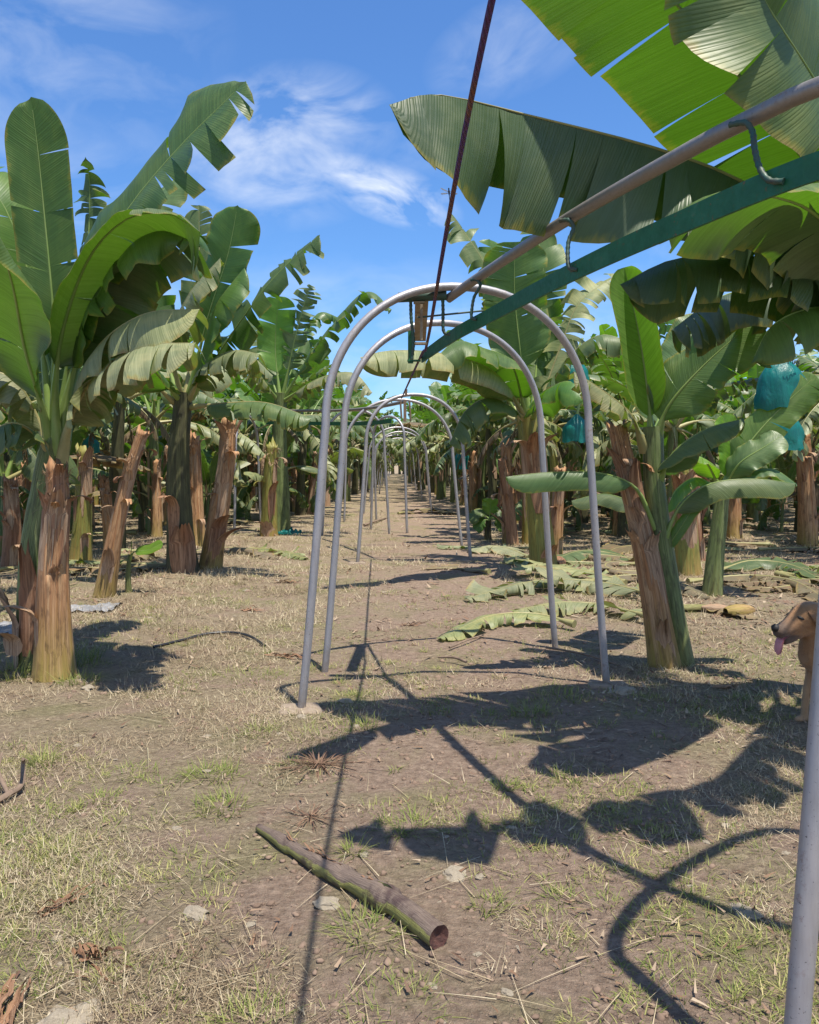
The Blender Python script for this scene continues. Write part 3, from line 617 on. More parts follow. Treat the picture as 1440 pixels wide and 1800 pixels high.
# the near arch at the right frame edge
a0 = arch((.846, 1.765, 0), (2.18, 2.99, 0), 2.6, 'grey pipe leg of the nearest arch rising at the right edge', r=.0275, lean=.285, foot=(0, 1))
for i, d in enumerate((24, 27.5, 31, 35, 39, 43, 48, 53, 59, 66, 74, 84)):
    cx = -.0118 * d - .05 + .1 * math.sin(i * 2.1); hw_ = 1.0
    arch((cx - hw_, d - .2, 0), (cx + hw_, d + .2, 0), 2.5, 'grey pipe arch in the distant row of arches down the path', 'distant arches down the path', r=.027, foot=(0, 0), n=6)
# overhead pipe, flat track and hooks
pipe_pts = [Vector((2.7, 1.40, 2.6)), Vector((2.0, 1.84, 2.6)), Vector((1.48, 2.18, 2.6)), PZ(1440, 152, 2.6), PZ(1330, 203, 2.6), PZ(1220, 259, 2.6), PZ(1000, 384, 2.6), PZ(845, 485, 2.595), P(788, 525, 5.22)]
rail = thing('overhead_rail', 'overhead grey pipe and green flat track running from top right to the nearest whole arch', 'overhead rail', (1.46, 2.34, 2.6))
mb = MB(); pp, _ = crom(pipe_pts, 50); mb.tube(pp, .0285, 14); mb.build('pipe', M['piperust'], rail)
bar_pts = [Vector((2.72, 1.42, 2.38)), Vector((2.02, 1.86, 2.38)), Vector((1.49, 2.19, 2.378)), P(1440, 291, 2.43), P(1202, 389, 2.94), P(1007, 478, 3.70), P(855, 558, 4.78), P(800, 588, 5.25), P(742, 628, 6.3)]
bp, _ = crom(bar_pts, 60)
def flat_bar(pts, h, th, parent, name='track', m0='green', m1='rustedge'):
    mb = MB(); n = len(pts); rows = []
    for i in range(n):
        T = (pts[min(i + 1, n - 1)] - pts[max(i - 1, 0)]); T.z = 0; S = Vector((T.y, -T.x, 0)).normalized() * th / 2; z = Vector((0, 0, h / 2))
        rows.append([pts[i] + S - z, pts[i] + S + z, pts[i] - S + z, pts[i] - S - z, pts[i] + S - z])
    uv = [[(0, 0)] * 2] * n
    for k in range(4): mb.grid([[r[k], r[k + 1]] for r in rows], uv, 1 if k == 1 else 0)
    mb.poly(rows[0][:4]); mb.poly(list(reversed(rows[-1][:4])))
    return mb.build(name, [M[m0], M[m1]], parent, smooth=False)
flat_bar(bp, .082, .012, rail)
def rebar(mb, pts, r=.0085):
    pp, L = crom(pts, max(12, int(L_of(pts) / .008))); 
    mb.tube(pp, [r * (1.16 if k % 3 == 0 else .96) for k in range(len(pp))], 8)
def L_of(p): return sum((Vector(p[i + 1]) - Vector(p[i])).length for i in range(len(p) - 1))
for (px, py, bx, by) in ((1318, 206, 1352, 322), (1005, 381, 1018, 470), (842, 488, 858, 555)):
    a = PZ(px, py, 2.585); b = PZ(bx, by, 2.36); 
    best = min(bp, key=lambda q: (q - b).length); d = (pp[10] - pp[30]); d.z = 0; d.normalize(); sd_ = Vector((d.y, -d.x, 0)); sd_ = sd_ if sd_.y < 0 else -sd_
    e = vz(best, 2.335) + sd_ * .012
    mb = MB(); rebar(mb, [a - d * .07 + Vector((0, 0, .0)), a - d * .015 + Vector((0, 0, -.012)), a + d * .012 + Vector((0, 0, -.05)), a.lerp(e, .45) + sd_ * .008 - d * .012, a.lerp(e, .75) + sd_ * .012 - d * .014, e + Vector((0, 0, .014)) + sd_ * .010 - d * .004, e + d * .04 + sd_ * .004], .0092)
    mb.build('hook', M['rebar'], rail)
# hanger on the nearest whole arch
ap = lambda px, py: P(px, py, 5.2)
for p in ([(722, 530), (723, 560), (727, 600), (724, 632)], [(778, 508), (779, 545), (780, 582), (792, 588)]):
    mb = MB(); rebar(mb, [ap(*q) for q in p], .010); mb.build('hanger_bar', M['rebar'], a1)
mb = MB(); mb.box(Vector((.078, 5.74, 2.465)), (.043, .44, .006), 0, Matrix.Rotation(-.15, 3, 'X')); mb.box(ap(741, 567), (.008, .02, .11)); mb.box(ap(737, 532), (.035, .02, .006)); mb.box(ap(740, 604), (.04, .025, .006)); mb.build('hanger_plate', M['plate'], a1, smooth=False)
mb = MB(); mb.tube([ap(734, 558), ap(850, 546)], .006, 8); mb.tube([ap(700, 523), ap(785, 519)], .031, 12); mb.build('cross_bar', M['rebar'], a1)
mb = MB(); mb.box(P(722, 610, 6.2), (.02, .012, .12)); mb.box(P(728, 634, 6.2), (.05, .02, .006)); mb.tube([P(722, 578, 6.25), P(715, 580, 6.25)], .014, 8); mb.build('hanger_plate', M['green'], a2, smooth=False)
mb = MB(); mb.box(P(712, 722, 12.2), (.022, .02, .16)); mb.box(P(714, 690, 12.2), (.02, .02, .05)); mb.tube([P(720, 705, 12.15), P(722, 740, 12.15)], .014, 6); mb.tube([P(704, 705, 12.15), P(706, 735, 12.15)], .014, 6); mb.build('hanger_plate', M['bark'], a3, smooth=False)
# branch rail towards the left field at the middle arches
br = thing('side_rail', 'thin grey pipe rail branching left from the middle arches over the field', 'overhead rail', (-2.5, 17, 2.6))
mb = MB(); pts, _ = crom([P(712, 706, 12.3), P(660, 716, 13.6), P(600, 721, 15.5), P(520, 722, 17), P(410, 722, 18.4), P(335, 719, 19.2), P(150, 716, 20)], 40); mb.tube(pts, .027, 8); mb.build('pipe', M['piperust'], br)
flat_bar([p + Vector((.0, .03, -.25)) for p in pts[2:22]], .07, .012, br)
for (px, py, lb) in ((412, 930, 'grey pipe arch edge on, right of the tall dry stump pair on the left'), (153, 925, 'grey pipe arch edge on, behind the front left banana plant')):
    b = G(px, py); arch((b.x, b.y, 0), (b.x + .25, b.y + 1.9, 0), 2.58, lb, r=.03, foot=(1, 0))
b = G(452, 905); arch((b.x + .2, b.y, 0), (b.x - .35, b.y + 1.8, 0), 2.56, 'thin grey pipe arch edge on beyond the yellow green stump', r=.03, foot=(0, 0))
# rope
rope = MB(); rp, _ = crom([Vector((.40, -1.0, 2.88)), P(865, 0, 2.1), P(752, 598, 5.4), P(739, 628, 6.25), P(706, 700, 12.1)], 160)
rope.tube(rp, .0095, 10); ro = rope.build('rope', M['rope'], None)
tag(ro, 'purple and brown twisted rope stretched overhead down the middle of the path', 'rope')
# dragonfly resting on the rope
dp = min(rp, key=lambda q: (q - P(797, 322, 3.2)).length)
df = thing('dragonfly', 'tiny dragonfly with spread wings sitting on the purple rope', 'insect', dp + Vector((-.012, -.01, 0)))
mb = MB(); ax = Vector((.1, .35, -.9)).normalized(); o_ = dp + Vector((-.017, -.006, .012))
mb.tube([o_ + ax * k for k in (-.006, -.003, .0, .008, .016, .022, .045)], [.001, .003, .0022, .0036, .003, .0014, .001], 8); mb.build('body', M['nose'], df)
for sx in (-1, 1):
    for k, (ln, up) in enumerate(((.032, .014), (.032, -.003))):
        wb = MB(); r0_ = o_ + ax * (.008 + .004 * k); e = r0_ + Vector((sx * ln, -.002, up)); q = Vector((0, .0, -.005))
        a_, b_ = r0_.lerp(e, .3), r0_.lerp(e, .8); dz = Vector((0, -.0006, 0))
        out = [r0_, a_ + q * .8, b_ + q, e + q * .5, e, b_ - q * .2, a_ - q * .1]
        wb.poly(out); wb.poly([p + dz for p in reversed(out)]); wb.build('wing', M['wing'], df, smooth=False)

# ------------------------------------------------------------------ generic banana plants
def leafset(seed, h, n, full, L=(1.9, 2.5), hw=(.26, .36), dry=2, sc=1.0):
    rg = random.Random(seed); res = []; az = rg.random() * 6.28
    for i in range(n):
        f = i / max(1, n - 1); az += 2.4 + rg.gauss(0, .25); el = R(84 - 68 * f + rg.gauss(0, 8)); bend = R(22 + 78 * f + rg.gauss(0, 12))
        l = rg.uniform(*L) * sc * (.85 if i == 0 else 1); mid = gen_mid(h - .12 * f, az, el, l, bend)
        rag = min(.8, max(.08, full * (.22 + .75 * f) + rg.gauss(0, .07)))
        mt = 'leafnew' if f < .08 else ('leaf' if f < .36 else ('leafdark' if rg.random() < .6 else ('leafpale' if rg.random() < .72 else 'leafdry')))
        hint = (-math.cos(az) * .6, -math.sin(az) * .6, 1) if f < .45 else (rg.gauss(0, .25), rg.gauss(0, .25), 1)
        res.append((mid, dict(hw=rg.uniform(*hw) * sc, a0=.45 - .5 * f, a1=.1 - 1.3 * f, tears=int(5 + 46 * rag), rag=rag, hint=hint, grav=.9 * rag, seed=seed * 31 + i, nt=30, nv=5, t0=.17, wave=.1, rib=.016), mt))
    for i in range(dry):
        az = rg.random() * 6.28; mid = gen_mid(h - .1, az, R(-15), rg.uniform(.9, 1.4) * sc, R(68))
        res.append((mid, dict(hw=.13 * sc, a0=-.7, a1=-1.6, tears=16, rag=.5, hint=(0, 0, 1), grav=1.0, seed=seed * 31 + 77 + i, nt=24, nv=4, t0=.25, rib=.012), 'leafdry'))
    return res
def proto_plant(seed, h, r, n, full, stem, dry=2, lean=.1):
    rg = random.Random(seed); root = thing('banana_plant', 'banana plant', 'banana plant', (0, 0, 0))
    dx, dy = rg.gauss(0, lean), rg.gauss(0, lean)
    mb, c, L = stem_mb([Vector((0, 0, -.05)), Vector((dx * .3, dy * .3, h * .5)), Vector((dx, dy, h + .05))], r, r * .62, seed, n=14, rings=18)
    mb.build('pseudostem', M[stem], root, local=True)
    for mid, kw, mt in leafset(seed, h, n, full, dry=dry):
        mid = [p + Vector((dx, dy, 0)) for p in mid]
        bl, rb = leaf_parts(mid, **kw); nv = len(bl.v)
        bl.v += rb.v; bl.f += [[q + nv for q in f] for f in rb.f]; bl.uv += rb.uv; bl.mi += [1] * len(rb.f)
        bl.build('dry_leaf' if mt == 'leafdry' else 'leaf', [M[mt], M['midribold' if mt in ('leafdry', 'leafpale', 'leafdark') else 'midrib']], root, local=True)
    for k in range(2): flap_mb(c, L, rg.uniform(.15, .7), rg.random() * 6.28, r * .9, .3, .12, 1.1, seed + k, k == 0).build('peeling_sheath', M['sheath'], root, local=True)
    return root
def merged(root, name):
    "one mesh of a plant for the far rows"
    mats = []; V, F, U, MI = [], [], [], []
    for ch in root.children:
        me = ch.data; n0 = len(V); V += [tuple(v.co) for v in me.vertices]; loc = {}
        for i, q in enumerate(me.materials):
            if q not in mats: mats.append(q)
            loc[i] = mats.index(q)
        uvd = me.uv_layers[0].data
        for p in me.polygons: F.append([n0 + k for k in p.vertices]); U.append([tuple(uvd[k].uv) for k in p.loop_indices]); MI.append(loc[p.material_index])
    mb = MB(); mb.v, mb.f, mb.uv, mb.mi = V, F, U, MI; me = mb.build(name, mats).data
    o = [q for q in C.objects if q.data == me][0]; return o
protos = [proto_plant(101, 2.25, .12, 10, .6, 'stemgreen', 3), proto_plant(102, 2.4, .115, 9, .85, 'stemdark', 4), proto_plant(103, 2.1, .11, 10, .4, 'stemgreen', 2), proto_plant(104, 2.3, .12, 10, 1.0, 'stemyel', 4), proto_plant(105, 1.3, .075, 8, .3, 'stemgreen', 0), proto_plant(106, 2.5, .125, 9, .8, 'stemdark', 4)]
fars = [merged(protos[i], 'banana_plant') for i in (0, 1, 3, 5)]
def proto_stump(seed, h, r, mat, lean=.12):
    rg = random.Random(seed); dx, dy = rg.gauss(0, lean), rg.gauss(0, lean)
    return stump(None, r, r * .8, 'stump', seed, mat, flaps=[(rg.uniform(.2, .95), rg.random() * 6.28, rg.uniform(.2, .4), rg.uniform(.07, .12), rg.uniform(.6, 1.6)) for _ in range(4)], pts=[Vector((0, 0, -.05)), Vector((dx * .4, dy * .4, h * .5)), Vector((dx, dy, h))])
stumps = [proto_stump(201, 1.5, .10, 'stemdry'), proto_stump(202, 1.2, .095, 'stemdry'), proto_stump(203, 1.75, .10, 'sheath'), proto_stump(204, .9, .10, 'stemyel'), proto_stump(205, 1.35, .09, 'sheathred')]
used = set()
def place(proto, x, y, rz, sc, label, group):
    if proto.name in used: o = copy_tree(proto)
    else: o = proto; used.add(proto.name)
    o.location = (x, y, gz(x, y) if y < 60 else 0); o.rotation_euler = (0, 0, rz); o.scale = (sc, sc, sc); tag(o, label, 'banana stump' if 'stump' in proto.name else 'banana plant', group); return o

# ------------------------------------------------------------------ hero plants, left
L1 = plant_root(62, 1172, 'front left banana plant with broad fresh green leaves beside a tall dry stump')
b = L1.location; yb = b.y
mb, c, L = stem_mb([vz(b, -.05), P(64, 1000, yb), P(84, 860, yb), P(100, 770, yb)], .125, .10, 11)
mb.build('pseudostem', M['stemgreen'], L1)
flap_mb(c, L, .36, -1.5, .12, .5, .12, .5, 3).build('peeling_sheath', M['sheathred'], L1)
flap_mb(c, L, .2, -2.4, .13, .4, .13, .8, 4, True).build('peeling_sheath', M['sheath'], L1)
put_leaf(L1, [(98, 800, yb), (96, 690, yb), (94, 560, yb - .1), (78, 380, yb - .15), (66, 260, yb - .2), (54, 170, yb - .25)], .205, 'leaf', hint=(.25, -1, .1), a0=.25, a1=.05, tears=3, rag=.08, seed=1, t0=.32, wave=.06)
put_leaf(L1, [(104, 800, yb), (112, 690, yb), (137, 560, yb - .1), (205, 400, yb - .2), (300, 275, yb - .35), (432, 142, yb - .5)], .44, 'leaf', hint=(-.6, -.75, .35), a0=.3, a1=-.3, tears=(16, 2), rag=.24, seed=26, t0=.2, wave=.2, grav=.22, gapk=.6)
put_leaf(L1, [(100, 800, yb - .04), (96, 690, yb - .12), (110, 580, yb - .25), (155, 455, yb - .5), (222, 385, yb - .75), (296, 376, yb - .9), (352, 408, yb - .98)], .50, 'leafdark', 'midrib', hint=(-.45, .45, .75), a0=.1, a1=-.9, tears=(3, 9), rag=.17, seed=5, t0=.24, wave=.22, grav=.32, gapk=.4, hws=(.34, 1.1))
put_leaf(L1, [(106, 800, yb), (118, 690, yb - .05), (165, 540, yb - .2), (235, 430, yb - .45), (300, 395, yb - .6), (340, 420, yb - .7)], .36, 'leaf', hint=(-.3, -.2, 1), a0=0, a1=-1.0, tears=7, rag=.25, seed=19, t0=.28, wave=.2, grav=.4)
put_leaf(L1, [(108, 800, yb), (125, 715, yb - .05), (168, 615, yb - .35), (250, 553, yb - .7), (352, 543, yb - .9)], .34, 'leafpale', 'midribold', hint=(0, -.3, 1), a0=-.35, a1=-1.1, tears=9, rag=.25, seed=7, t0=.12, grav=.5)
put_leaf(L1, [(106, 810, yb - .05), (125, 730, yb - .15), (168, 660, yb - .45), (245, 610, yb - .85), (345, 602, yb - 1.1)], .30, 'leafpale', 'midribold', hint=(0, -.3, 1), a0=-.3, a1=-1.1, tears=18, rag=.38, seed=8, t0=.14, grav=.6)
put_leaf(L1, [(94, 805, yb), (76, 720, yb - .15), (44, 610, yb - .4), (14, 470, yb - .8), (-50, 350, yb - 1.1), (-130, 320, yb - 1.3)], .36, 'leaf', hint=(.4, -.1, 1), a0=.1, a1=-.6, tears=2, rag=.08, seed=9, t0=.2, grav=.3)
put_leaf(L1, [(94, 800, yb), (80, 660, yb), (55, 500, yb + .05), (0, 350, yb), (-90, 270, yb)], .3, 'leaf', hint=(.5, -.6, .6), a0=.2, a1=-.3, tears=5, rag=.12, seed=10, t0=.3)
put_leaf(L1, [(103, 800, yb), (112, 700, yb), (128, 560, yb), (118, 380, yb), (116, 262, yb)], .05, 'leafnew', hint=(0, -1, 0), a0=1.1, a1=1.9, tears=0, rag=0, seed=12, t0=.3, wave=0)
put_leaf(L1, [(92, 810, yb), (65, 730, yb), (22, 665, yb - .1), (-40, 660, yb - .1), (-110, 740, yb - .1)], .25, 'leafpale', 'midribold', a0=-.3, a1=-1.2, tears=14, rag=.35, seed=13, grav=.7)
put_leaf(L1, [(108, 800, yb), (125, 690, yb + .1), (168, 540, yb + .3), (245, 380, yb + .6), (325, 300, yb + .8)], .3, 'leaf', hint=(-.3, -.6, .7), a0=.1, a1=-.7, tears=9, rag=.3, seed=14, t0=.3, grav=.3)
put_leaf(L1, [(96, 805, yb), (60, 760, yb - .2), (10, 745, yb - .35), (-60, 800, yb - .45)], .24, 'leafdark', 'midribold', a0=-.3, a1=-1.2, tears=16, rag=.45, seed=15, t0=.2, grav=.7)
put_leaf(L1, [(108, 800, yb), (140, 700, yb + .35), (205, 620, yb + .7), (285, 600, yb + .9)], .28, 'leaf', hint=(-.2, -.5, 1), a0=0, a1=-.9, tears=12, rag=.35, seed=16, t0=.2, grav=.4)
put_leaf(L1, [(98, 800, yb + .05), (88, 650, yb + .3), (40, 520, yb + .5), (10, 430, yb + .6)], .28, 'leafdark', hint=(.3, -.8, .5), a0=.1, a1=-.4, tears=14, rag=.35, seed=17, t0=.25, grav=.2)
put_leaf(L1, [(104, 800, yb), (118, 650, yb + .2), (150, 480, yb + .35), (158, 330, yb + .4), (150, 275, yb + .3)], .2, 'leafdark', hint=(-.2, -1, .2), a0=.1, a1=-.6, tears=22, rag=.6, seed=18, t0=.35, grav=.5)
stump([(95, 1192), (94, 1000), (101, 880), (100, 830)], .120, .070, 'tall orange brown dry stump in front of the front left banana plant', 21, 'stemdry', flaps=((.80, -1.2, .22, .16, 1.2), (.82, -2.0, .2, .12, 1.0), (.30, -2.6, .3, .12, .6), (.86, .2, .3, .1, 1.0)))
fb = MB(); g = G(60, 1180); flap_mb([vz(g, 0), vz(g, .25)], .25, .99, -2.1, .16, .45, .18, .75, 5).build('peeling_sheath', M['sheath'], L1)
stump([(182, 1050), (205, 930), (228, 830), (249, 765)], .092, .060, 'leaning dry brown stump with grey plastic at its foot, left of the small sucker', 22, 'stemdry', flaps=((.72, -1.4, .2, .13, 1.5), (.74, -2.2, .2, .10, 1.3), (.2, -1.5, .32, .12, .25), (.9, .4, .28, .1, 1.2), (.55, -2.6, .2, .08, 1.2)))
# second plant on the left
L2 = plant_root(322, 1005, 'banana plant with dark trunk and bleached torn leaves, behind the small sucker')
b = L2.location; yb = b.y
mb, c, L = stem_mb([vz(b, -.05), P(316, 900, yb), P(316, 790, yb), P(322, 690, yb)], .165, .12, 12, bulge=.35); mb.build('pseudostem', M['stemdark'], L2)
flap_mb(c, L, .38, -1.7, .19, .6, .14, .6, 5).build('peeling_sheath', M['sheathred'], L2)
flap_mb(c, L, .18, -1.2, .2, .35, .3, .9, 6).build('peeling_sheath', M['sheathred'], L2)
for (pts, hw, mt, kw) in (
    ([(330, 700, 0), (365, 560, -.2), (400, 450, -.4), (418, 360, -.5)], .36, 'leaf', dict(hint=(-.2, -1, .2), a0=.2, a1=-.1, tears=5, rag=.15, seed=31, t0=.3)),
    ([(335, 700, 0), (405, 590, -.4), (480, 490, -.7), (563, 412, -.9)], .36, 'leaf', dict(hint=(-.4, -.7, .6), a0=.1, a1=-.7, tears=18, rag=.5, seed=32, t0=.2, grav=.5)),
    ([(318, 700, 0), (300, 600, -.4), (330, 520, -.8), (388, 452, -1.0)], .34, 'leafpale', dict(hint=(-.3, -.6, .8), a0=-.1, a1=-.8, tears=16, rag=.45, seed=33, t0=.2, grav=.5)),
    ([(326, 700, 0), (346, 560, .3), (350, 450, .4), (350, 360, .5)], .30, 'leafdark', dict(hint=(-.2, -1, .1), a0=.3, a1=.1, tears=14, rag=.35, seed=34, t0=.3)),
    ([(330, 705, 0), (365, 640, -.5), (410, 616, -.9), (457, 622, -1.2)], .36, 'leafpale', dict(a0=-.3, a1=-1.2, tears=14, rag=.35, seed=35, grav=.6)),
    ([(335, 715, 0), (400, 708, -.4), (470, 708, -.7), (548, 735, -.9)], .30, 'leafdark', dict(a0=-.3, a1=-1.25, tears=13, rag=.3, seed=36, grav=.6)),
    ([(310, 710, 0), (250, 660, -.4), (190, 660, -.6), (130, 720, -.8)], .34, 'leafdark', dict(a0=-.3, a1=-1.2, tears=12, rag=.4, seed=37, grav=.6)),
    ([(312, 700, 0), (285, 600, .1), (262, 510, .1), (230, 450, .2)], .33, 'leaf', dict(hint=(.3, -.9, .4), a0=.1, a1=-.3, tears=14, rag=.4, seed=38, grav=.2)),
    ([(318, 705, 0), (270, 650, -.8), (225, 590, -1.3), (170, 560, -1.6)], .32, 'leaf', dict(a0=.1, a1=-.9, tears=7, rag=.25, seed=39, grav=.4)),
    ([(328, 705, 0), (380, 650, .8), (430, 620, 1.3), (480, 660, 1.6)], .32, 'leafpale', dict(a0=-.2, a1=-1.1, tears=16, rag=.4, seed=40, grav=.6)),
    ([(330, 700, 0), (355, 620, -.5), (378, 540, -.8), (430, 470, -.9)], .38, 'leaf', dict(hint=(-.5, -.5, .7), a0=0, a1=-.9, tears=6, rag=.2, seed=41, grav=.4))):
    put_leaf(L2, [(x, y, yb + d) for x, y, d in pts], hw, mt, 'midrib' if mt == 'leaf' else 'midribold', **kw)
stump([(368, 1000), (384, 900), (398, 810), (402, 748)], .135, .095, 'thick dry stump just right of the dark trunked plant', 23, 'stemdry', flaps=((.6, -1.5, .4, .2, .6), (.3, -1.0, .5, .2, .5), (.9, -2.0, .4, .16, 1.0), (.2, -.4, .5, .22, .8)))
stump([(346, 958), (344, 880), (341, 775)], .14, .10, 'slim orange dry stump between the dark trunk and the thick stump', 24, 'stemdry')
stump([(472, 942), (474, 860), (478, 788)], .15, .11, 'yellow green stump standing alone beside the turquoise bag on the ground', 25, 'stemyel', flaps=((.1, -1.5, .3, .25, .8), (.5, -1.0, .5, .14, .4), (.15, -2.4, .3, .2, .9), (.85, .2, .4, .12, 1.1)))
stump([(285, 915), (287, 860), (292, 790)], .13, .10, 'pale dry stump with shaggy sheaths left of the dark trunk', 26, 'sheath')
stump([(255, 935), (252, 860), (248, 790)], .12, .10, 'dark slim stump behind the leaning dry stump', 27, 'stemdark')
stump([(140, 990), (146, 900), (150, 800)], .14, .10, 'yellowish stem behind the front left banana plant', 28, 'stemyel')
stump([(20, 1000), (22, 920), (18, 850)], .12, .09, 'dark shaggy stump at the far left edge', 29, 'sheathred')
L3 = plant_root(497, 905, 'banana plant with upright yellow green leaves above the left of the arches')
b = L3.location; yb = 17.0; b.y = 17.3; b.x = P(492, 800, 17.3).x
mb, c, L = stem_mb([vz(b, -.05), P(492, 780, 17.3), P(494, 690, 17.2)], .17, .12, 14); mb.build('pseudostem', M['stemgreen'], L3)
for (pts, hw, mt, kw) in (
    ([(492, 700, 0), (484, 610, 0), (490, 520, -.2)], .38, 'leafnew', dict(hint=(.2, -1, .1), a0=.2, a1=0, tears=4, rag=.1, seed=51, t0=.25)),
    ([(496, 700, 0), (520, 590, -.2), (545, 500, -.4)], .36, 'leafdark', dict(hint=(-.4, -1, .2), a0=.1, a1=-.4, tears=30, rag=.6, seed=52, t0=.25)),
    ([(498, 700, 0), (555, 610, -.4), (640, 515, -.8), (690, 545, -1.0)], .34, 'leaf', dict(a0=0, a1=-1.0, tears=18, rag=.5, seed=53, grav=.6)),
    ([(498, 705, 0), (560, 665, -.8), (620, 655, -1.2), (655, 690, -1.4)], .34, 'leafpale', dict(a0=-.3, a1=-1.2, tears=22, rag=.5, seed=54, grav=.7)),
    ([(490, 705, 0), (440, 640, -.6), (400, 640, -1.0)], .34, 'leafpale', dict(a0=-.3, a1=-1.2, tears=18, rag=.45, seed=55, grav=.7)),
    ([(496, 700, 0), (530, 600, .5), (560, 550, .8), (600, 560, 1.0)], .34, 'leaf', dict(a0=0, a1=-1, tears=20, rag=.5, seed=56, grav=.6)),
    ([(490, 700, 0), (460, 620, .2), (440, 560, .3)], .34, 'leafdark', dict(hint=(.3, -.8, .5), a0=0, a1=-.6, tears=20, rag=.5, seed=57, grav=.3))):
    put_leaf(L3, [(x, y, 17.2 + d) for x, y, d in pts], hw, mt, **kw)
# young sucker with one bright leaf
S1 = plant_root(226, 1042, 'small banana sucker with one bright green leaf in front of the leaning stump', cat='banana sucker', name='banana_sucker')
b = S1.location; yb = b.y
mb, c, L = stem_mb([vz(b, -.03), P(225, 1010, yb), P(228, 975, yb)], .035, .022, 15, n=10, rings=10); mb.build('pseudostem', M['stemgreen'], S1)
put_leaf(S1, [(228, 985, yb), (236, 970, yb - .05), (262, 966, yb - .1), (286, 955, yb - .1)], .075, 'leafnew', hint=(0, -.7, .7), a0=.2, a1=0, tears=0, rag=0, seed=61, rib=.006, t0=.3, wave=.03)
put_leaf(S1, [(226, 985, yb), (215, 985, yb), (202, 990, yb), (190, 996, yb)], .05, 'leaf', a0=-.2, a1=-.6, tears=0, rag=0, seed=62, rib=.005)
put_leaf(S1, [(228, 985, yb), (231, 970, yb), (232, 950, yb)], .012, 'leafnew', hint=(0, -1, 0), a0=1, a1=1.6, tears=0, rag=0, seed=63, rib=.004)
S2 = plant_root(858, 948, 'small bushy banana sucker with a bright leaf, right of the middle arch', cat='banana sucker', name='banana_sucker')
b = S2.location; yb = b.y
mb, c, L = stem_mb([vz(b, -.03), P(858, 930, yb), P(860, 905, yb)], .07, .05, 16, n=10, rings=10); mb.build('pseudostem', M['stemdark'], S2)
for (pts, hw, mt) in (([(860, 912), (862, 895), (862, 876)], .16, 'leafnew'), ([(860, 912), (845, 902), (825, 915)], .14, 'leafdark'), ([(860, 912), (878, 900), (896, 918)], .14, 'leafdark'), ([(860, 914), (850, 915), (836, 932)], .12, 'leaf'), ([(860, 914), (872, 910), (888, 932)], .12, 'leaf')):
    put_leaf(S2, [(x, y, yb - .1) for x, y in pts], hw, mt, hint=(0, -.8, .6), a0=.1, a1=-.4, tears=0, rag=.05, seed=int(pts[1][0]), rib=.008)

# ------------------------------------------------------------------ hero plants, right
R1 = plant_root(1180, 1168, 'front right banana plant with one tall half rolled bright leaf, leaning against an orange stump')
b = R1.location; yb = b.y
mb, c, L = stem_mb([Vector((b.x + .09, yb + .02, -.05)), P(1172, 1000, yb), P(1152, 860, yb), P(1148, 750, yb)], .085, .07, 17); mb.build('pseudostem', M['stemgreen'], R1)
put_leaf(R1, [(1146, 800, yb), (1142, 720, yb), (1126, 600, yb), (1098, 470, yb)], .19, 'leafnew', hint=(-.35, -1, .1), a0=.55, a1=.95, tears=0, rag=0, seed=71, t0=.2, wave=.02, label='tall half rolled bright yellow green leaf')
put_leaf(R1, [(1152, 780, yb), (1175, 715, yb - .1), (1240, 640, yb - .25), (1330, 560, yb - .4)], .26, 'leaf', hint=(-.35, -.75, .6), a0=.25, a1=-.2, tears=3, rag=.12, seed=72, t0=.15)
put_leaf(R1, [(1155, 850, yb), (1185, 795, yb - .2), (1240, 755, yb - .35), (1310, 735, yb - .5)], .20, 'leafdark', 'midrib', hint=(.1, -.35, 1), a0=-.1, a1=-.9, tears=1, rag=.1, seed=73, t0=.12, grav=.3)
put_leaf(R1, [(1150, 930, yb - .05), (1120, 860, yb - .15), (1060, 832, yb - .25), (970, 830, yb - .3), (890, 838, yb - .35)], .145, 'leaf', hint=(0, -.55, 1), a0=-.3, a1=-1.2, tears=0, rag=.03, seed=74, t0=.3, grav=.45, wave=.03, rib=.009)
put_leaf(R1, [(1165, 960, yb - .05), (1195, 890, yb - .1), (1250, 850, yb - .15), (1330, 842, yb - .2), (1398, 850, yb - .2)], .15, 'leafdark', 'midrib', hint=(0, -.5, 1), a0=-.2, a1=-1.1, tears=0, rag=.05, seed=75, t0=.22, grav=.4, wave=.04, rib=.009)
put_leaf(R1, [(1135, 790, yb), (1110, 730, yb - .15), (1065, 690, yb - .3), (1008, 652, yb - .4)], .18, 'leafpale', 'midribold', hint=(.2, -.4, 1), a0=-.1, a1=-.9, tears=14, rag=.4, seed=76, grav=.4)
put_leaf(R1, [(1150, 780, yb), (1170, 700, yb + .3), (1215, 610, yb + .5), (1260, 545, yb + .6)], .25, 'leaf', hint=(-.4, -.6, .6), a0=.2, a1=-.2, tears=2, rag=.1, seed=77)
put_leaf(R1, [(1158, 985, yb), (1182, 950, yb - .05), (1215, 900, yb - .1), (1240, 872, yb - .1)], .05, 'leaf', hint=(-.3, -.8, .5), a0=.1, a1=-.3, tears=0, rag=.05, seed=78, rib=.006)
put_leaf(R1, [(1145, 900, yb), (1105, 880, yb + .3), (1060, 868, yb + .5), (1005, 880, yb + .6)], .12, 'leafdark', hint=(0, -.4, 1), a0=-.2, a1=-1.0, tears=0, rag=.05, seed=79, rib=.008, grav=.4)
stump([(1172, 1170), (1142, 1000), (1110, 860), (1088, 760)], .100, .062, 'tall leaning orange brown stump beside the right leg of the nearest whole arch', 30, 'stemdry', flaps=((.62, -2.0, .35, .14, .5), (.85, -2.6, .25, .10, .9), (.5, -1.2, .3, .12, .4), (.75, -1.3, .4, .12, .6), (.12, -1.7, .34, .12, 1.0)))
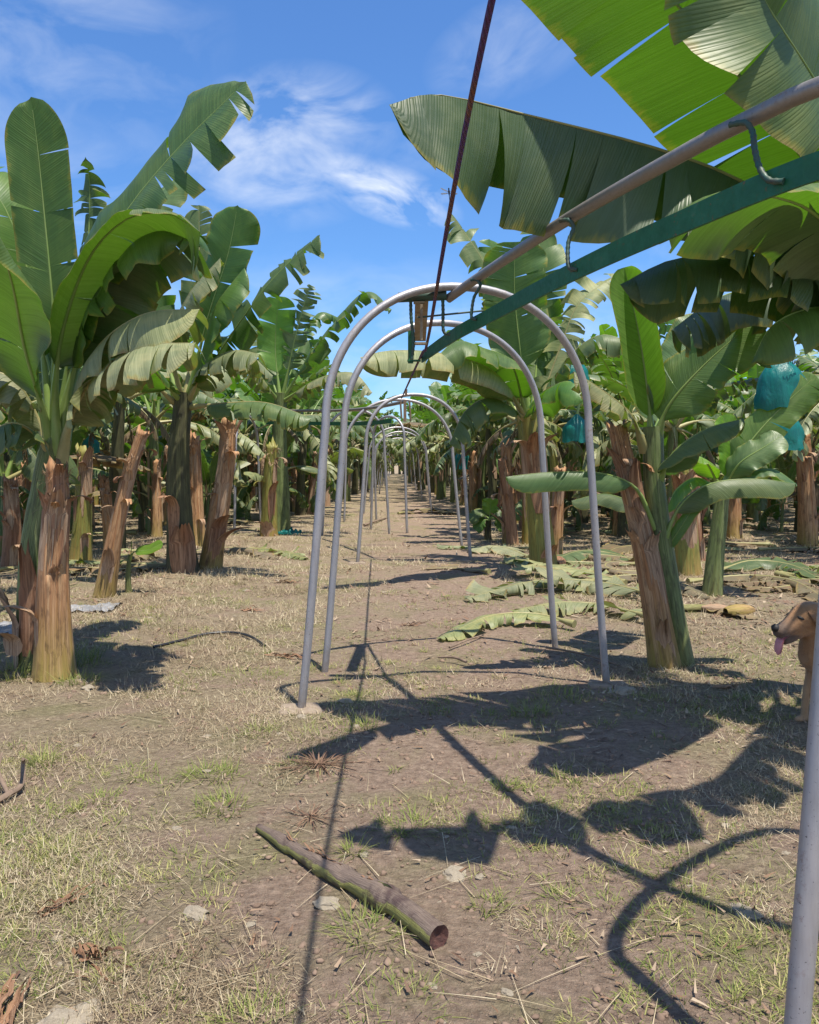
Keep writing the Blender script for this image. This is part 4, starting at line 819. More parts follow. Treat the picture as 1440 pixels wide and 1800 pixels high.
# plant outside the right edge whose big leaves reach into the picture
R0 = thing('banana_plant', 'banana plant outside the right edge whose huge leaves hang over the green track', 'banana plant', (2.95, 4.9, 0))
mb, c, L = stem_mb([Vector((2.95, 4.9, -.05)), Vector((2.92, 4.9, 1.3)), Vector((2.9, 4.9, 2.5))], .14, .1, 18); mb.build('pseudostem', M['stemgreen'], R0)
put_leaf(R0, [Vector((2.9, 4.9, 2.45)), P(1450, 420, 4.6), P(1310, 322, 4.35), P(1160, 262, 4.2), P(930, 202, 3.95), P(770, 166, 3.6), P(684, 184, 3.45)], .57, 'leafblue', 'midribold', hint=(.05, .05, 1), a0=-1.15, a1=-1.5, tears=(8, 15), rag=.22, seed=83, t0=.05, grav=.5, wave=.34, gapk=.08, hws=(.6, 1), label='huge drooping leaf reaching left across the sky')
put_leaf(R0, [Vector((2.9, 4.9, 2.5)), P(1420, 285, 4.6), P(1260, 85, 4.3), P(1090, -100, 4.0), P(960, -250, 3.9), P(860, -380, 3.9)], .50, 'leaf', hint=(-.1, .55, 1), a0=.05, a1=-.14, tears=9, rag=.09, seed=84, t0=.12, wave=.10)
put_leaf(R0, [Vector((2.9, 4.9, 2.5)), P(1500, 260, 4.2), P(1420, 120, 3.9), P(1350, 10, 3.75), P(1270, -140, 3.7)], .44, 'leafdark', 'midrib', hint=(-.3, -1, .45), a0=.2, a1=-.12, tears=7, rag=.14, seed=85, t0=.12, wave=.12)
put_leaf(R0, [Vector((2.9, 4.9, 2.4)), P(1450, 492, 4.6), P(1330, 452, 4.5), P(1190, 455, 4.4), P(1090, 500, 4.4)], .34, 'leafblue', 'midrib', hint=(0, .1, 1), a0=-.5, a1=-1.35, tears=9, rag=.25, seed=86, t0=.15, grav=.6)
put_leaf(R0, [Vector((2.9, 4.9, 2.4)), P(1460, 400, 4.2), P(1380, 350, 3.8), P(1260, 345, 3.5), P(1180, 380, 3.4)], .33, 'leaf', hint=(0, .35, 1), a0=-.05, a1=-.6, tears=3, rag=.1, seed=87, t0=.15, grav=.2)
put_leaf(R0, [Vector((2.9, 4.9, 2.5)), P(1500, 200, 4.7), P(1470, 0, 4.9), P(1400, -150, 5.1)], .42, 'leaf', hint=(-.6, -.8, .3), a0=.2, a1=0, tears=6, rag=.15, seed=88, t0=.2)
put_leaf(R0, [Vector((2.9, 4.9, 2.4)), P(1480, 520, 5.2), P(1390, 500, 5.4), P(1270, 520, 5.5), P(1180, 580, 5.5)], .34, 'leafblue', 'midrib', a0=-.4, a1=-1.3, tears=14, rag=.35, seed=89, t0=.12, grav=.6)
put_leaf(R0, [Vector((2.9, 4.9, 2.35)), P(1520, 560, 4.7), P(1440, 540, 4.5), P(1360, 570, 4.4), P(1320, 640, 4.4)], .26, 'leaf', a0=-.3, a1=-1.1, tears=5, rag=.2, seed=90, t0=.12, grav=.5)
put_leaf(R0, [Vector((2.9, 4.9, 2.5)), Vector((3.3, 4.4, 3.3)), Vector((3.9, 3.9, 3.7)), Vector((4.6, 3.4, 3.6))], .38, 'leaf', a0=-.1, a1=-1.0, tears=20, rag=.5, seed=91, grav=.5)
put_leaf(R0, [Vector((2.9, 4.9, 2.5)), Vector((2.75, 3.9, 3.3)), Vector((2.2, 2.95, 3.65)), Vector((1.4, 2.52, 3.65)), Vector((.8, 2.45, 3.55)), Vector((.36, 2.45, 3.4))], .36, 'leafdark', a0=-.2, a1=-1.0, tears=26, rag=.5, seed=92, grav=.5)
put_leaf(R0, [Vector((2.9, 4.9, 2.4)), Vector((3.0, 4.1, 2.9)), Vector((3.0, 3.3, 2.9)), Vector((2.9, 2.6, 2.5))], .34, 'leafdark', a0=-.4, a1=-1.3, tears=22, rag=.55, seed=93, grav=.7)
# plant behind the right leg of the arches
R2 = plant_root(958, 1002, 'banana plant with yellow green trunk behind the right legs of the near arches')
b = R2.location; yb = b.y
mb, c, L = stem_mb([vz(b, -.05), P(945, 880, yb), P(932, 730, yb)], .165, .12, 19); mb.build('pseudostem', M['stemyel'], R2)
for k, (s, a, ln, wd, cu) in enumerate(((.75, -1.6, .6, .2, .5), (.8, -2.4, .5, .18, .8), (.1, -1.2, .4, .3, 1.2), (.78, -.8, .6, .16, .7))): flap_mb(c, L, s, a, .15, ln, wd, cu, 40 + k).build('peeling_sheath', M['sheath' if k % 2 else 'sheathred'], R2)
for (pts, hw, mt, kw) in (
    ([(932, 740, 0), (915, 620, -.1), (905, 520, -.2), (905, 425, -.3)], .44, 'leaf', dict(hint=(.1, .4, -.1), a0=.1, a1=0, tears=4, rag=.1, seed=101, t0=.3)),
    ([(925, 735, 0), (870, 655, -.9), (780, 622, -1.5), (690, 616, -2.0), (632, 628, -2.3)], .36, 'leafpale', dict(a0=-.4, a1=-1.3, tears=6, rag=.18, seed=102, t0=.15, grav=.55)),
    ([(925, 735, 0), (900, 640, -.8), (850, 612, -1.2), (800, 600, -1.4), (760, 640, -1.6)], .38, 'leaf', dict(a0=-.1, a1=-.9, tears=4, rag=.15, seed=103, grav=.4)),
    ([(928, 735, 0), (890, 560, .1), (850, 460, .1), (790, 372, .1)], .30, 'leafdark', dict(hint=(.4, -.7, .5), a0=0, a1=-.9, tears=30, rag=.6, seed=104, grav=.5)),
    ([(940, 735, 0), (985, 610, 0), (1020, 530, 0), (1090, 480, .1)], .36, 'leafpale', dict(hint=(-.4, -.7, .5), a0=0, a1=-.8, tears=26, rag=.55, seed=105, grav=.5)),
    ([(940, 735, 0), (990, 640, -.4), (1050, 590, -.7), (1110, 600, -.9)], .34, 'leafdark', dict(a0=-.2, a1=-1.0, tears=26, rag=.55, seed=106, grav=.6)),
    ([(935, 738, 0), (960, 690, -1.0), (1000, 670, -1.5), (1030, 700, -1.8)], .34, 'leaf', dict(a0=-.2, a1=-1.2, tears=5, rag=.2, seed=107, grav=.5)),
    ([(930, 735, 0), (905, 640, .5), (880, 520, .7), (860, 420, .8)], .32, 'leaf', dict(hint=(.3, -.9, .3), a0=.1, a1=-.3, tears=14, rag=.4, seed=108)),
    ([(925, 738, 0), (870, 700, -.7), (820, 720, -1.0), (790, 780, -1.1)], .32, 'leafdark', dict(a0=-.3, a1=-1.1, tears=12, rag=.3, seed=109, grav=.5)),
    ([(935, 738, 0), (950, 560, .4), (955, 470, .4), (940, 390, .5)], .34, 'leaf', dict(hint=(-.2, -1, .2), a0=.1, a1=-.3, tears=18, rag=.4, seed=110))):
    put_leaf(R2, [(x, y, yb + d) for x, y, d in pts], hw, mt, 'midrib' if mt == 'leaf' else 'midribold', **kw)
# small green plant right of the orange stump
R3 = plant_root(1250, 1046, 'young banana plant with thin green trunk between the orange stump and the dog')
b = R3.location; yb = b.y
mb, c, L = stem_mb([vz(b, -.05), P(1258, 960, yb), P(1272, 850, yb)], .10, .075, 20); mb.build('pseudostem', M['stemgreen'], R3)
for (pts, hw, mt, kw) in (
    ([(1272, 860, 0), (1310, 790, -.1), (1365, 725, -.2), (1435, 660, -.3)], .24, 'leafnew', dict(hint=(-.3, -.8, .5), a0=.1, a1=-.4, tears=2, rag=.1, seed=121, t0=.2)),
    ([(1272, 860, 0), (1300, 815, -.2), (1345, 785, -.3), (1375, 765, -.3)], .19, 'leaf', dict(hint=(-.2, -.7, .6), a0=.1, a1=-.4, tears=0, rag=.05, seed=122)),
    ([(1272, 860, 0), (1285, 800, 0), (1280, 760, 0), (1270, 730, 0)], .16, 'leafnew', dict(hint=(.2, -1, .3), a0=.2, a1=0, tears=0, rag=.05, seed=123)),
    ([(1272, 865, 0), (1320, 830, -.2), (1360, 825, -.3), (1400, 850, -.3)], .16, 'leaf', dict(a0=-.1, a1=-.9, tears=2, rag=.1, seed=124, grav=.3)),
    ([(1268, 862, 0), (1240, 810, -.2), (1205, 800, -.3), (1170, 830, -.3)], .18, 'leafnew', dict(a0=0, a1=-.8, tears=2, rag=.1, seed=125, grav=.3)),
    ([(1268, 862, 0), (1225, 840, -.1), (1190, 860, -.2), (1170, 900, -.2)], .15, 'leaf', dict(a0=-.1, a1=-.9, tears=3, rag=.15, seed=126, grav=.3))):
    put_leaf(R3, [(x, y, yb + d) for x, y, d in pts], hw, mt, **kw)
stump([(1210, 1010), (1205, 920), (1195, 830)], .15, .12, 'shaggy brown stump behind the tall leaning orange stump', 31, 'stemyel', flaps=((.5, -1.5, .5, .2, .5), (.8, -2.1, .4, .16, 1.0), (.9, -.9, .4, .2, 1.1)))
stump([(1222, 985), (1218, 920), (1215, 850)], .14, .12, 'reddish stump right behind the shaggy brown stump', 32, 'sheathred')
stump([(1290, 945), (1290, 890), (1288, 830)], .15, .12, 'pale orange stump far right behind the young banana plant', 33, 'stemdry')
stump([(975, 985), (980, 900), (985, 830)], .10, .08, 'thin brown stump touching the yellow green trunk', 34, 'stemdry')
stump([(1420, 960), (1418, 870), (1412, 770)], .15, .12, 'brown stump at the right edge under the turquoise bag', 35, 'stemdry')

# ------------------------------------------------------------------ the plantation rows
rg = random.Random(77)
hero = [o for o in C.objects if o.parent is None and o.type == 'EMPTY' and (o.name.startswith('banana_plant') or o.name.startswith('banana_stump') or o.name.startswith('banana_sucker')) and o not in protos and o not in stumps]
taken = [(o.location.x, o.location.y) for o in hero] + [(x.location.x, x.location.y) for x in C.objects if x.name.startswith('metal_arch')]
spots = []
def free(x, y, r): return all((x - a) ** 2 + (y - b) ** 2 > r * r for a, b in taken)
for row in range(14):
    for sd_ in (-1, 1):
        y = 8.2 if row else (19.0 if sd_ < 0 else 14.5)
        while y < (96 if row < 2 else 60 if row < 5 else 44):
            nr = min(1, max(0, (y - 20) / 25)); x0 = (-3.2 + 1.45 * nr if sd_ < 0 else 2.8 - 1.6 * nr) + sd_ * row * 1.95 - .012 * y
            x, yy = x0 + rg.gauss(0, .22), y + rg.gauss(0, .25); y += 2.05 if yy < 34 else 2.7
            if abs(x) > .52 * yy + 1.3: continue
            if not free(x, yy, 1.05): continue
            if sd_ > 0 and yy < 11 and x / yy > .27: continue
            if sd_ < 0 and yy < 9.5 and x / yy > -.46: continue
            spots.append((x, yy, row, sd_)); taken.append((x, yy))
for k in range(12): spots.append((-7 + 1.25 * k, 99 + 5 * rg.random(), 0, -1 if k < 6 else 1))
for k in range(9): spots.append((-4.6 + .85 * k, 93 + 3 * rg.random() + (5 if abs(k - 4) < 3 else 0), 0, -1 if k < 4 else 1))
for q in ((-5.6, 10.6, 1, -1), (-4.5, 14.0, 1, -1), (-6.6, 13.2, 2, -1), (-3.7, 15.6, 0, -1), (-5.2, 16.8, 1, -1), (-3.2, 20.5, 0, -1), (3.9, 12.6, 1, 1), (2.6, 16.5, 0, 1)):
    if free(q[0], q[1], .8): spots.append(q); taken.append(q[:2])
spots.sort(key=lambda s: s[1])
np_, ns_ = 0, 0
for k, (x, y, row, sd_) in enumerate(spots):
    sidew = 'left' if sd_ < 0 else 'right'; band = 'lining the path on its %s' % sidew if row == 0 else ('deep in the %s field' % sidew if y > 24 else 'in the %s rows near the front' % sidew)
    if y < 32:
        pr = protos[(k * 5 + row) % 6 if k > 7 else k % 6]; lbl = {0: 'banana plant with green trunk and arching leaves', 1: 'banana plant with dark trunk and torn leaves', 2: 'banana plant with broad whole leaves', 3: 'banana plant with yellowish trunk and shredded leaves', 4: 'short young banana plant with fresh leaves', 5: 'tall dark trunked banana plant with hanging dry leaves'}[protos.index(pr)]
    else:
        pr = fars[k % 4]; lbl = 'distant banana plant with torn grey green leaves'
    place(pr, x, y, rg.random() * 6.28, rg.uniform(.94, 1.22) * (1.05 if y > 40 else 1), lbl + ' ' + band, 'banana plants %s' % band); np_ += 1
    for _q in range((rg.random() < .97) + (rg.random() < .5) if row == 0 else (rg.random() < .85)):
        if y >= 30: break
        a = rg.random() * 6.28; sx, sy = x + math.cos(a) * .38, y + math.sin(a) * .38
        si = rg.randrange(5); sl = ('orange brown ragged stump', 'short orange brown ragged stump', 'pale papery tall stump', 'low yellow green stump', 'reddish shaggy stump')[si]
        place(stumps[si], sx, sy, rg.random() * 6.28, rg.uniform(.85, 1.2), sl + ' ' + band, 'dry stumps %s' % band); ns_ += 1

sk_ = 0
for (x, y, row, sd_) in list(spots):                       # low suckers round the mothers
    if y > 30 or rg.random() > .55: continue
    a = rg.random() * 6.28; sx, sy = x + math.cos(a) * .75, y + math.sin(a) * .75
    if abs(sx) < 2.6 and sy > 12 or sy < 10: continue
    place(protos[4], sx, sy, rg.random() * 6.28, rg.uniform(.5, .8), 'short green sucker among the trunks ' + ('of the left field' if sd_ < 0 else 'of the right field'), 'short suckers of the %s field' % ('left' if sd_ < 0 else 'right')); sk_ += 1
print('PLANTS', np_, 'STUMPS', ns_, 'SUCKERS', sk_)
for p in protos + stumps + fars:
    if p.name not in used: print('unused', p.name); place(p, -30 if p in protos else 30, 70, 0, 1, p.get('label') or 'banana plant far off', None)

# ------------------------------------------------------------------ bunch bags
def bunch_bag(px, py, Y, hgt, wd, label, seed, text=False):
    c = P(px, py, Y); root = thing('bunch_bag', label, 'plastic bag', (c.x, c.y, c.z - hgt / 2)); mb = MB(); rows, uvs = [], []
    n = 26
    for i in range(15):
        f = i / 14; z = hgt * (.5 - f); rr = wd / 2 * (.10 + .80 * math.sin(min(1, f / .55) * math.pi / 2) ** 1.15 + .10 * f); row = []
        for k in range(n + 1):
            a = 2 * math.pi * (k % n) / n; q = 1 + .07 * math.sin(a * 9 + 3 * mnoise.noise(Vector((a, f * 3, seed)))) * f ** .5 + .12 * mnoise.noise(Vector((math.cos(a) * 2 + seed, math.sin(a) * 2, f * 3))) + .05 * mnoise.noise(Vector((math.cos(a) * 6, math.sin(a) * 6 + seed, f * 4)))
            zz = z - (.05 * mnoise.noise(Vector((math.cos(a) * 2, math.sin(a) * 2, seed + 4))) if f > .9 else 0)
            row.append(c + Vector((math.cos(a) * rr * q, math.sin(a) * rr * q * .8, zz)))
        rows.append(row); uvs.append([(k / n, f) for k in range(n + 1)])
    mb.grid(rows, uvs); mb.build('bag_film', M['bag'], root)
    st = MB(); st.tube([c + Vector((0, 0, hgt * .45)), c + Vector((.03, .02, hgt * .5 + .12)), c + Vector((.12, .1, hgt * .5 + .3))], .018, 8); st.build('stalk', M['midrib'], root)
    if text:   # handwritten marker scrawl on the film
        tx = MB(); S = [[(0, 0), (.05, 1), (.35, .25), (.62, 1), (.7, 0)], [(.9, .0), (.95, .55), (1.15, .6), (1.22, .0)], [(1.4, .6), (1.75, .0)], [(1.75, .6), (1.38, .0)]]
        for s in S:
            q = []
            for (u, v) in s:
                xx = -.02 + u * .075; rr = wd / 2 * .97
                q.append(c + Vector((xx, -math.sqrt(max(0, rr * rr - xx * xx)) * .80 - .02, hgt * .26 + v * .07)))
            tx.tube(q, .0055, 5)
        tx.build('marker_writing', M['ink'], root)
bunch_bag(1372, 670, 9.2, .62, .52, 'big turquoise plastic bag with dark handwriting over a banana bunch at the right edge', 1, True)
bunch_bag(1372, 752, 10.4, .55, .55, 'turquoise plastic bag hanging below and behind the one with handwriting', 2)
bunch_bag(1014, 752, 10.9, .36, .36, 'turquoise plastic bag seen between the orange stump and the right arch leg', 3)
bunch_bag(1012, 655, 12.5, .45, .4, 'small dark turquoise bag high behind the right arch leg', 4)
bunch_bag(812, 806, 27, .7, .5, 'small green bag far off, right of the path beyond the middle arches', 5)
bunch_bag(160, 780, 15, .32, .3, 'small turquoise bag behind the grey pole on the left', 6)
bunch_bag(332, 775, 19, .5, .45, 'turquoise bag half hidden behind the dark trunk on the left', 7)

# ------------------------------------------------------------------ things lying on the ground
def log():
    pts3 = []
    for (px, py, r) in ((772, 1668, .039), (700, 1612, .038), (640, 1577, .036), (585, 1545, .032), (540, 1517, .027), (495, 1488, .024), (455, 1462, .016)):
        g = G(px, py - 0); pts3.append((g + Vector((0, 0, r * .85 + gz(g.x, g.y))), r))
    root = thing('banana_log', 'fallen banana stem lying across the path in the foreground, cut end towards the camera', 'fallen stem', vz(pts3[2][0], 0))
    c, L = crom([p for p, _ in pts3], 60); rad = [float(np.interp(i / 59, np.linspace(0, 1, 7), [r for _, r in pts3])) for i in range(60)]
    edges = (15, 27, 35, 47)
    def fn(a, i):
        v = 1 + .05 * mnoise.noise(Vector((math.cos(a) * 2, math.sin(a) * 2, i * .15)))
        for e in edges: v += .30 * max(0, 1 - (i - e + 1.6 * math.sin(a * 2 + e)) / 10.0) * (1 if i + 1.6 * math.sin(a * 2 + e) >= e else 0) 
        if i in (0,): v *= .97
        return v
    mb = MB(); rows = mb.tube(c, rad, 18, fn=fn, cap=False)
    mb.build('stem', M['logstem'], root)
    fb = MB(); rgf = random.Random(12)
    for k in range(90):
        i = rgf.choice((33, 34, 36, 37, 46, 20)); a = rgf.uniform(-.4, 3.4); o_ = Vector((math.cos(a) * .75, math.cos(a) * -.6, math.sin(a))).normalized(); T_ = (c[i] - c[i - 1]).normalized() * rgf.choice((1, -1)); p = c[i] + o_ * rad[i] * 1.12; d = (T_ + o_ * rgf.uniform(0, .5)).normalized(); sd_ = d.cross(o_).normalized() * rgf.uniform(.0015, .005); l = rgf.uniform(.02, .07)
        fb.grid([[p - sd_, p + sd_], [p + d * l * .6 + o_ * .004 - sd_, p + d * l * .6 + o_ * .004 + sd_], [p + d * l - sd_ * .3, p + d * l + sd_ * .3]], [[(0, 0), (.1, 0)], [(0, .1), (.1, .1)], [(0, .2), (.1, .2)]])
    fb.build('torn_fibres', M['sheathred'], root)
    e = MB(); ring = [Vector(p) for p in rows[0][:-1]]; ctr = c[0]; T = (c[0] - c[1]).normalized()
    r2 = [ctr + (p - ctr) * .55 - T * .006 for p in ring]; r3 = [ctr + (p - ctr) * .1 - T * .012 for p in ring]
    e.grid([ring + ring[:1], r2 + r2[:1], r3 + r3[:1]], [[(0, 0)] * 19] * 3, 0); e.poly(r3); e.build('cut_end', M['flesh'], root)
    for k, (i, a) in enumerate(((22, .4), (34, 1.2), (42, .9))):
        s = MB(); rows = []
        for j in range(8):
            row = []
            for q in range(5):
                aa = a + 1.2 + (q / 4 - .5) * 1.1; rr = rad[i - j] * (1.1 + .05 * j * (j > 4)); row.append(c[max(0, i - j)] + Vector((math.cos(aa) * .7, math.cos(aa) * -.7, math.sin(aa))) * rr)
            rows.append(row)
        s.grid(rows, [[(q * .1, j * .03) for q in range(5)] for j in range(8)]); s.build('loose_sheath', M['logstem' if k != 1 else 'sheathred'], root)
log()
def frond(px_pts, hw, label, mat, seed, z=.05, tears=20, rag=.5, a1=-.5, rib='midribold', hint=(0, -.15, 1), a0=.0, name='fallen_leaf'):
    pts = []
    for i, q in enumerate(px_pts):
        g = G(q[0], q[1]); pts.append(g + Vector((0, 0, z if len(q) < 3 else q[2])))
    root = thing(name, label, 'fallen leaf', vz(pts[0], 0))
    bl, mb = leaf_parts(pts, hw, a0=a0, a1=a1, tears=tears, rag=rag, hint=hint, seed=seed, t0=.08, wave=.25, rib=.013, nt=50)
    for k, v in enumerate(bl.v):
        q = gz(v[0], v[1]) + .008
        if v[2] < q: bl.v[k] = (v[0], v[1], q + .02 * abs(mnoise.noise(Vector(v) * 9)))
    o = bl.build('blade', M[mat], root); mb.build('midrib', M[rib], root)
    return root
frond([(1150, 1062), (1050, 1040, .12), (940, 1042, .14), (820, 1060, .05)], .30, 'pale shredded banana leaf on the ground, rearmost of the pile by the right arch legs', 'leafcut', 301, z=.1, tears=38, rag=.75, a1=-.9)
frond([(1140, 1098), (1060, 1080, .10), (980, 1080, .12), (905, 1088, .08)], .26, 'pale cut banana leaf on the ground, middle of the pile by the right arch legs', 'leafcut', 302, z=.08, tears=18, rag=.5, a1=-.8)
frond([(1010, 1108), (940, 1097, .10), (860, 1102, .10), (775, 1128, .03)], .16, 'narrow shredded banana leaf on the ground, reaching farthest into the path', 'leafpale', 303, z=.06, tears=22, rag=.4, a1=-1.0)
frond([(1100, 1030), (1030, 1020, .12), (950, 1012, .16), (900, 1015, .1)], .2, 'olive cut banana leaf on top of the pile by the right arch legs', 'leafpale', 304, tears=14, rag=.4)
frond([(930, 985), (895, 975, .1), (860, 972, .12), (830, 975, .05)], .26, 'green cut banana leaf on the ground right of the middle arch foot', 'leafcut', 305, tears=4, rag=.15, a1=-.5)
frond([(1130, 1000), (1080, 985, .1), (1020, 985, .15), (960, 1000, .08)], .28, 'dark green cut leaf on the ground behind the pile', 'leafdark', 306, tears=8, rag=.3)
frond([(1260, 1010), (1320, 1000, .12), (1390, 1005, .1), (1450, 1030, .05)], .22, 'dark green cut leaf on the ground in the shade far right', 'leafdark', 307, tears=8, rag=.3)
frond([(440, 968), (480, 972, .06), (540, 985, .04)], .2, 'grey green shredded leaf on the ground left of the near arches', 'leafpale', 308, tears=16, rag=.5, z=.03)
frond([(1200, 985), (1150, 970, .1), (1090, 972, .1), (1050, 985, .04)], .24, 'yellowing fallen leaf behind the tall orange stump', 'leafdry', 309, tears=8, rag=.3)
frond([(1180, 1075), (1230, 1072, .05), (1290, 1085, .05), (1335, 1090, .02)], .10, 'brown dry leaf lying behind the dog', 'leafdry', 310, tears=6, rag=.3)
frond([(700, 905), (750, 900, .1), (800, 905, .05)], .28, 'dry brown leaf on the path far behind the middle arches', 'leafdry', 311, tears=9, rag=.4)
frond([(860, 1010), (800, 1002, .03), (740, 1003, .03)], .10, 'thin dark dry leaf on the path in front of the middle arch', 'leafdry', 312, tears=9, rag=.5)
frond([(1420, 1030), (1360, 1040, .05), (1300, 1035, .03)], .14, 'dry leaf in the shade behind the dog, farther than the brown one', 'leafdry', 313, tears=9, rag=.5)
def curl(px, py, r, ln, label, mat, seed, az=0.3):
    g = G(px, py); rg = random.Random(seed); mb = MB(); rows = []; uvs = []
    d = Vector((math.cos(az), math.sin(az), 0)); s = Vector((-d.y, d.x, 0))
    for i in range(11):
        f = i / 10; rr = r * (math.sin(math.pi * (.12 + .8 * f)) ** .7); row = []
        for k in range(11):
            a = -2.4 + 4.4 * k / 10; row.append(g + d * ln * (f - .5) + s * math.cos(a + 1.5) * rr + Vector((0, 0, r * .75 + math.sin(a + 1.5) * rr * .75 + .01 * rg.gauss(0, .4))))
        rows.append(row); uvs.append([(k * .06, f * ln) for k in range(11)])
    for row in rows:
        for k, p in enumerate(row): p.z = max(p.z, gz(p.x, p.y) + .004)
    mb.grid(rows, uvs); o = mb.build('curled_sheath', M[mat]); tag(o, label, 'dry sheath'); return o
curl(980, 1000, .12, .34, 'curled reddish sheath on the ground at the foot of the yellow green trunk', 'sheathred', 1, 1.2)
curl(1300, 1085, .085, .3, 'curled orange sheath on the ground left of the dog', 'stemdry', 2, .2)
curl(1225, 1075, .05, .36, 'pale green cut stalk piece on the ground behind the orange stump', 'loggreen', 3, .1)
curl(1262, 1078, .06, .3, 'brown curled sheath between the pale stalk piece and the orange one', 'sheath', 4, 2.7)
def shred(px, py, ln, wd, az, label, mat, seed):
    g = G(px, py); rg = random.Random(seed); mb = MB()
    for q in range(6):
        a = az + rg.gauss(0, .13); d = Vector((math.cos(a), math.sin(a), 0)); sd_ = Vector((-d.y, d.x, 0)); p = g + d * rg.uniform(-.5, -.2) * ln + sd_ * rg.gauss(0, wd * .9); l = ln * rg.uniform(.5, 1); rows, uvs = [], []; tw = rg.uniform(-1, 1); ph = rg.random() * 6; w0 = wd * rg.uniform(.25, .6)
        for k in range(14):
            u = k / 13; roll = tw * u * 3 + ph; c_ = p + d * (l * u) + sd_ * (.03 * l * math.sin(u * 7 + ph)); z = gz(c_.x, c_.y) + w0 * .5 + .004 + .015 * rg.random() * (q % 3) + ln * .10 * u * u * (q % 2); hw_ = w0 * (.4 + .6 * math.sin(math.pi * min(1, .1 + u)) ) * (1 + .3 * math.sin(k * 2.3 + ph))
            s1_ = sd_ * math.cos(roll) + Vector((0, 0, 1)) * math.sin(roll) * .7
            rows.append([c_ + Vector((0, 0, z)) + s1_ * hw_ * v + Vector((0, 0, .25 * hw_ * (1 - v * v))) for v in (-1, -.4, .3, 1)]); uvs.append([(v * .05 + q * .2, u * l) for v in range(4)])
        mb.grid(rows, uvs)
    tag(mb.build('bark_shred', M[mat]), label, 'bark shred')
shred(170, 1682, .22, .022, -.55, 'dark brown twisted bark shred at lower left of the foreground', 'sheathred', 5)
shred(105, 1582, .22, .016, .7, 'thin brown bark shred on the left foreground dirt', 'sheathred', 6)
shred(8, 1765, .26, .03, 1.7, 'dark brown bark shred at the bottom left corner', 'sheathred', 7)
shred(1290, 1215, 0.24, 0.027, .2, 'pale brown dry sheath in the shade before the dog', 'sheath', 8)
shred(440, 1075, 0.24, 0.027, 0, 'brown dry sheath on the dirt left of the near arch legs', 'sheathred', 9)
shred(500, 1155, 0.36, 0.022500000000000003, -.3, 'reddish dry sheath beside the left legs of the near arches', 'sheathred', 10)
shred(505, 1025, 0.36, 0.027, .2, 'brown twisted sheath above the black hose', 'sheathred', 11)
shred(730, 1100, 0.36, 0.0108, .1, 'thin reddish sheath in the path near the shredded leaf tip', 'sheathred', 12)
fl = [frond([(700, 1000), (760, 990, .08), (830, 995, .10), (900, 1010, .03)], .20, 'x', 'leafdry', 501, tears=14, rag=.6, a1=-.9), frond([(700, 1000), (760, 995, .05), (840, 985, .08), (890, 990, .03)], .16, 'x', 'leafpale', 502, tears=22, rag=.7, a1=-1.0)]
rgl = random.Random(31); first = set()
for k in range(46):
    sgn = -1 if k % 3 == 0 else 1; y = rgl.uniform(8.5, 24); x = sgn * rgl.uniform(2.0 if sgn > 0 else 2.9, .5 * y + .5); src = fl[k % 2]
    if sgn < 0 and y < 11: y += 3
    o = src if src.name not in first else copy_tree(src); first.add(src.name); o.location = (x, y, 0); o.rotation_euler = (0, 0, rgl.random() * 6.28); o.scale = (rgl.uniform(.8, 1.2),) * 3
    sw = 'left' if sgn < 0 else 'right'; kd = 'brown dry' if k % 2 == 0 else 'pale shredded'; o['label'] = '%s banana leaf lying between the trunks of the %s field' % (kd, sw); o['group'] = '%s leaves lying in the %s field' % (kd, sw)
# heap of dry fibres
hx = G(560, 1345); n = 140; a = RNG.random(n) * 6.283; q = np.abs(RNG.normal(size=n)) * .075
heap = blades('dry_fibre_heap', 'litter', np.stack([hx.x + np.cos(a) * q * 1.4, hx.y + np.sin(a) * q, np.full(n, gz(hx.x, hx.y) + .01)], 1), np.stack([np.cos(a), np.sin(a), 0 * a], 1), RNG.uniform(.04, .16, n), RNG.uniform(.004, .011, n), RNG.uniform(.0, .07, n), RNG.uniform(.0, .55, n), .3, seg=3)
del heap['kind']; tag(heap, 'tangle of reddish dry fibres in the path below the left arch legs', 'dry fibres')
hx = G(545, 1440); n = 60; a = RNG.random(n) * 6.283; q = np.abs(RNG.normal(size=n)) * .05
heap = blades('dry_fibre_heap', 'litter', np.stack([hx.x + np.cos(a) * q * 1.4, hx.y + np.sin(a) * q, np.full(n, gz(hx.x, hx.y) + .01)], 1), np.stack([np.cos(a), np.sin(a), 0 * a], 1), RNG.uniform(.03, .11, n), RNG.uniform(.004, .009, n), RNG.uniform(.0, .05, n), RNG.uniform(.0, .5, n), .3, seg=3)
del heap['kind']; tag(heap, 'smaller tangle of dry fibres beside the thin end of the fallen stem', 'dry fibres')
# hose
mb = MB(); hp = [G(270, 1140), G(320, 1128), G(365, 1119), G(410, 1117), G(440, 1124), G(466, 1138)]
pts, _ = crom([p + Vector((0, 0, .014 + (.012 if 1 < i < 5 else 0))) for i, p in enumerate(hp)], 40); mb.tube(pts, .011, 8); tag(mb.build('hose', M['hose']), 'bent black irrigation hose end on the dirt left of the arches', 'hose')
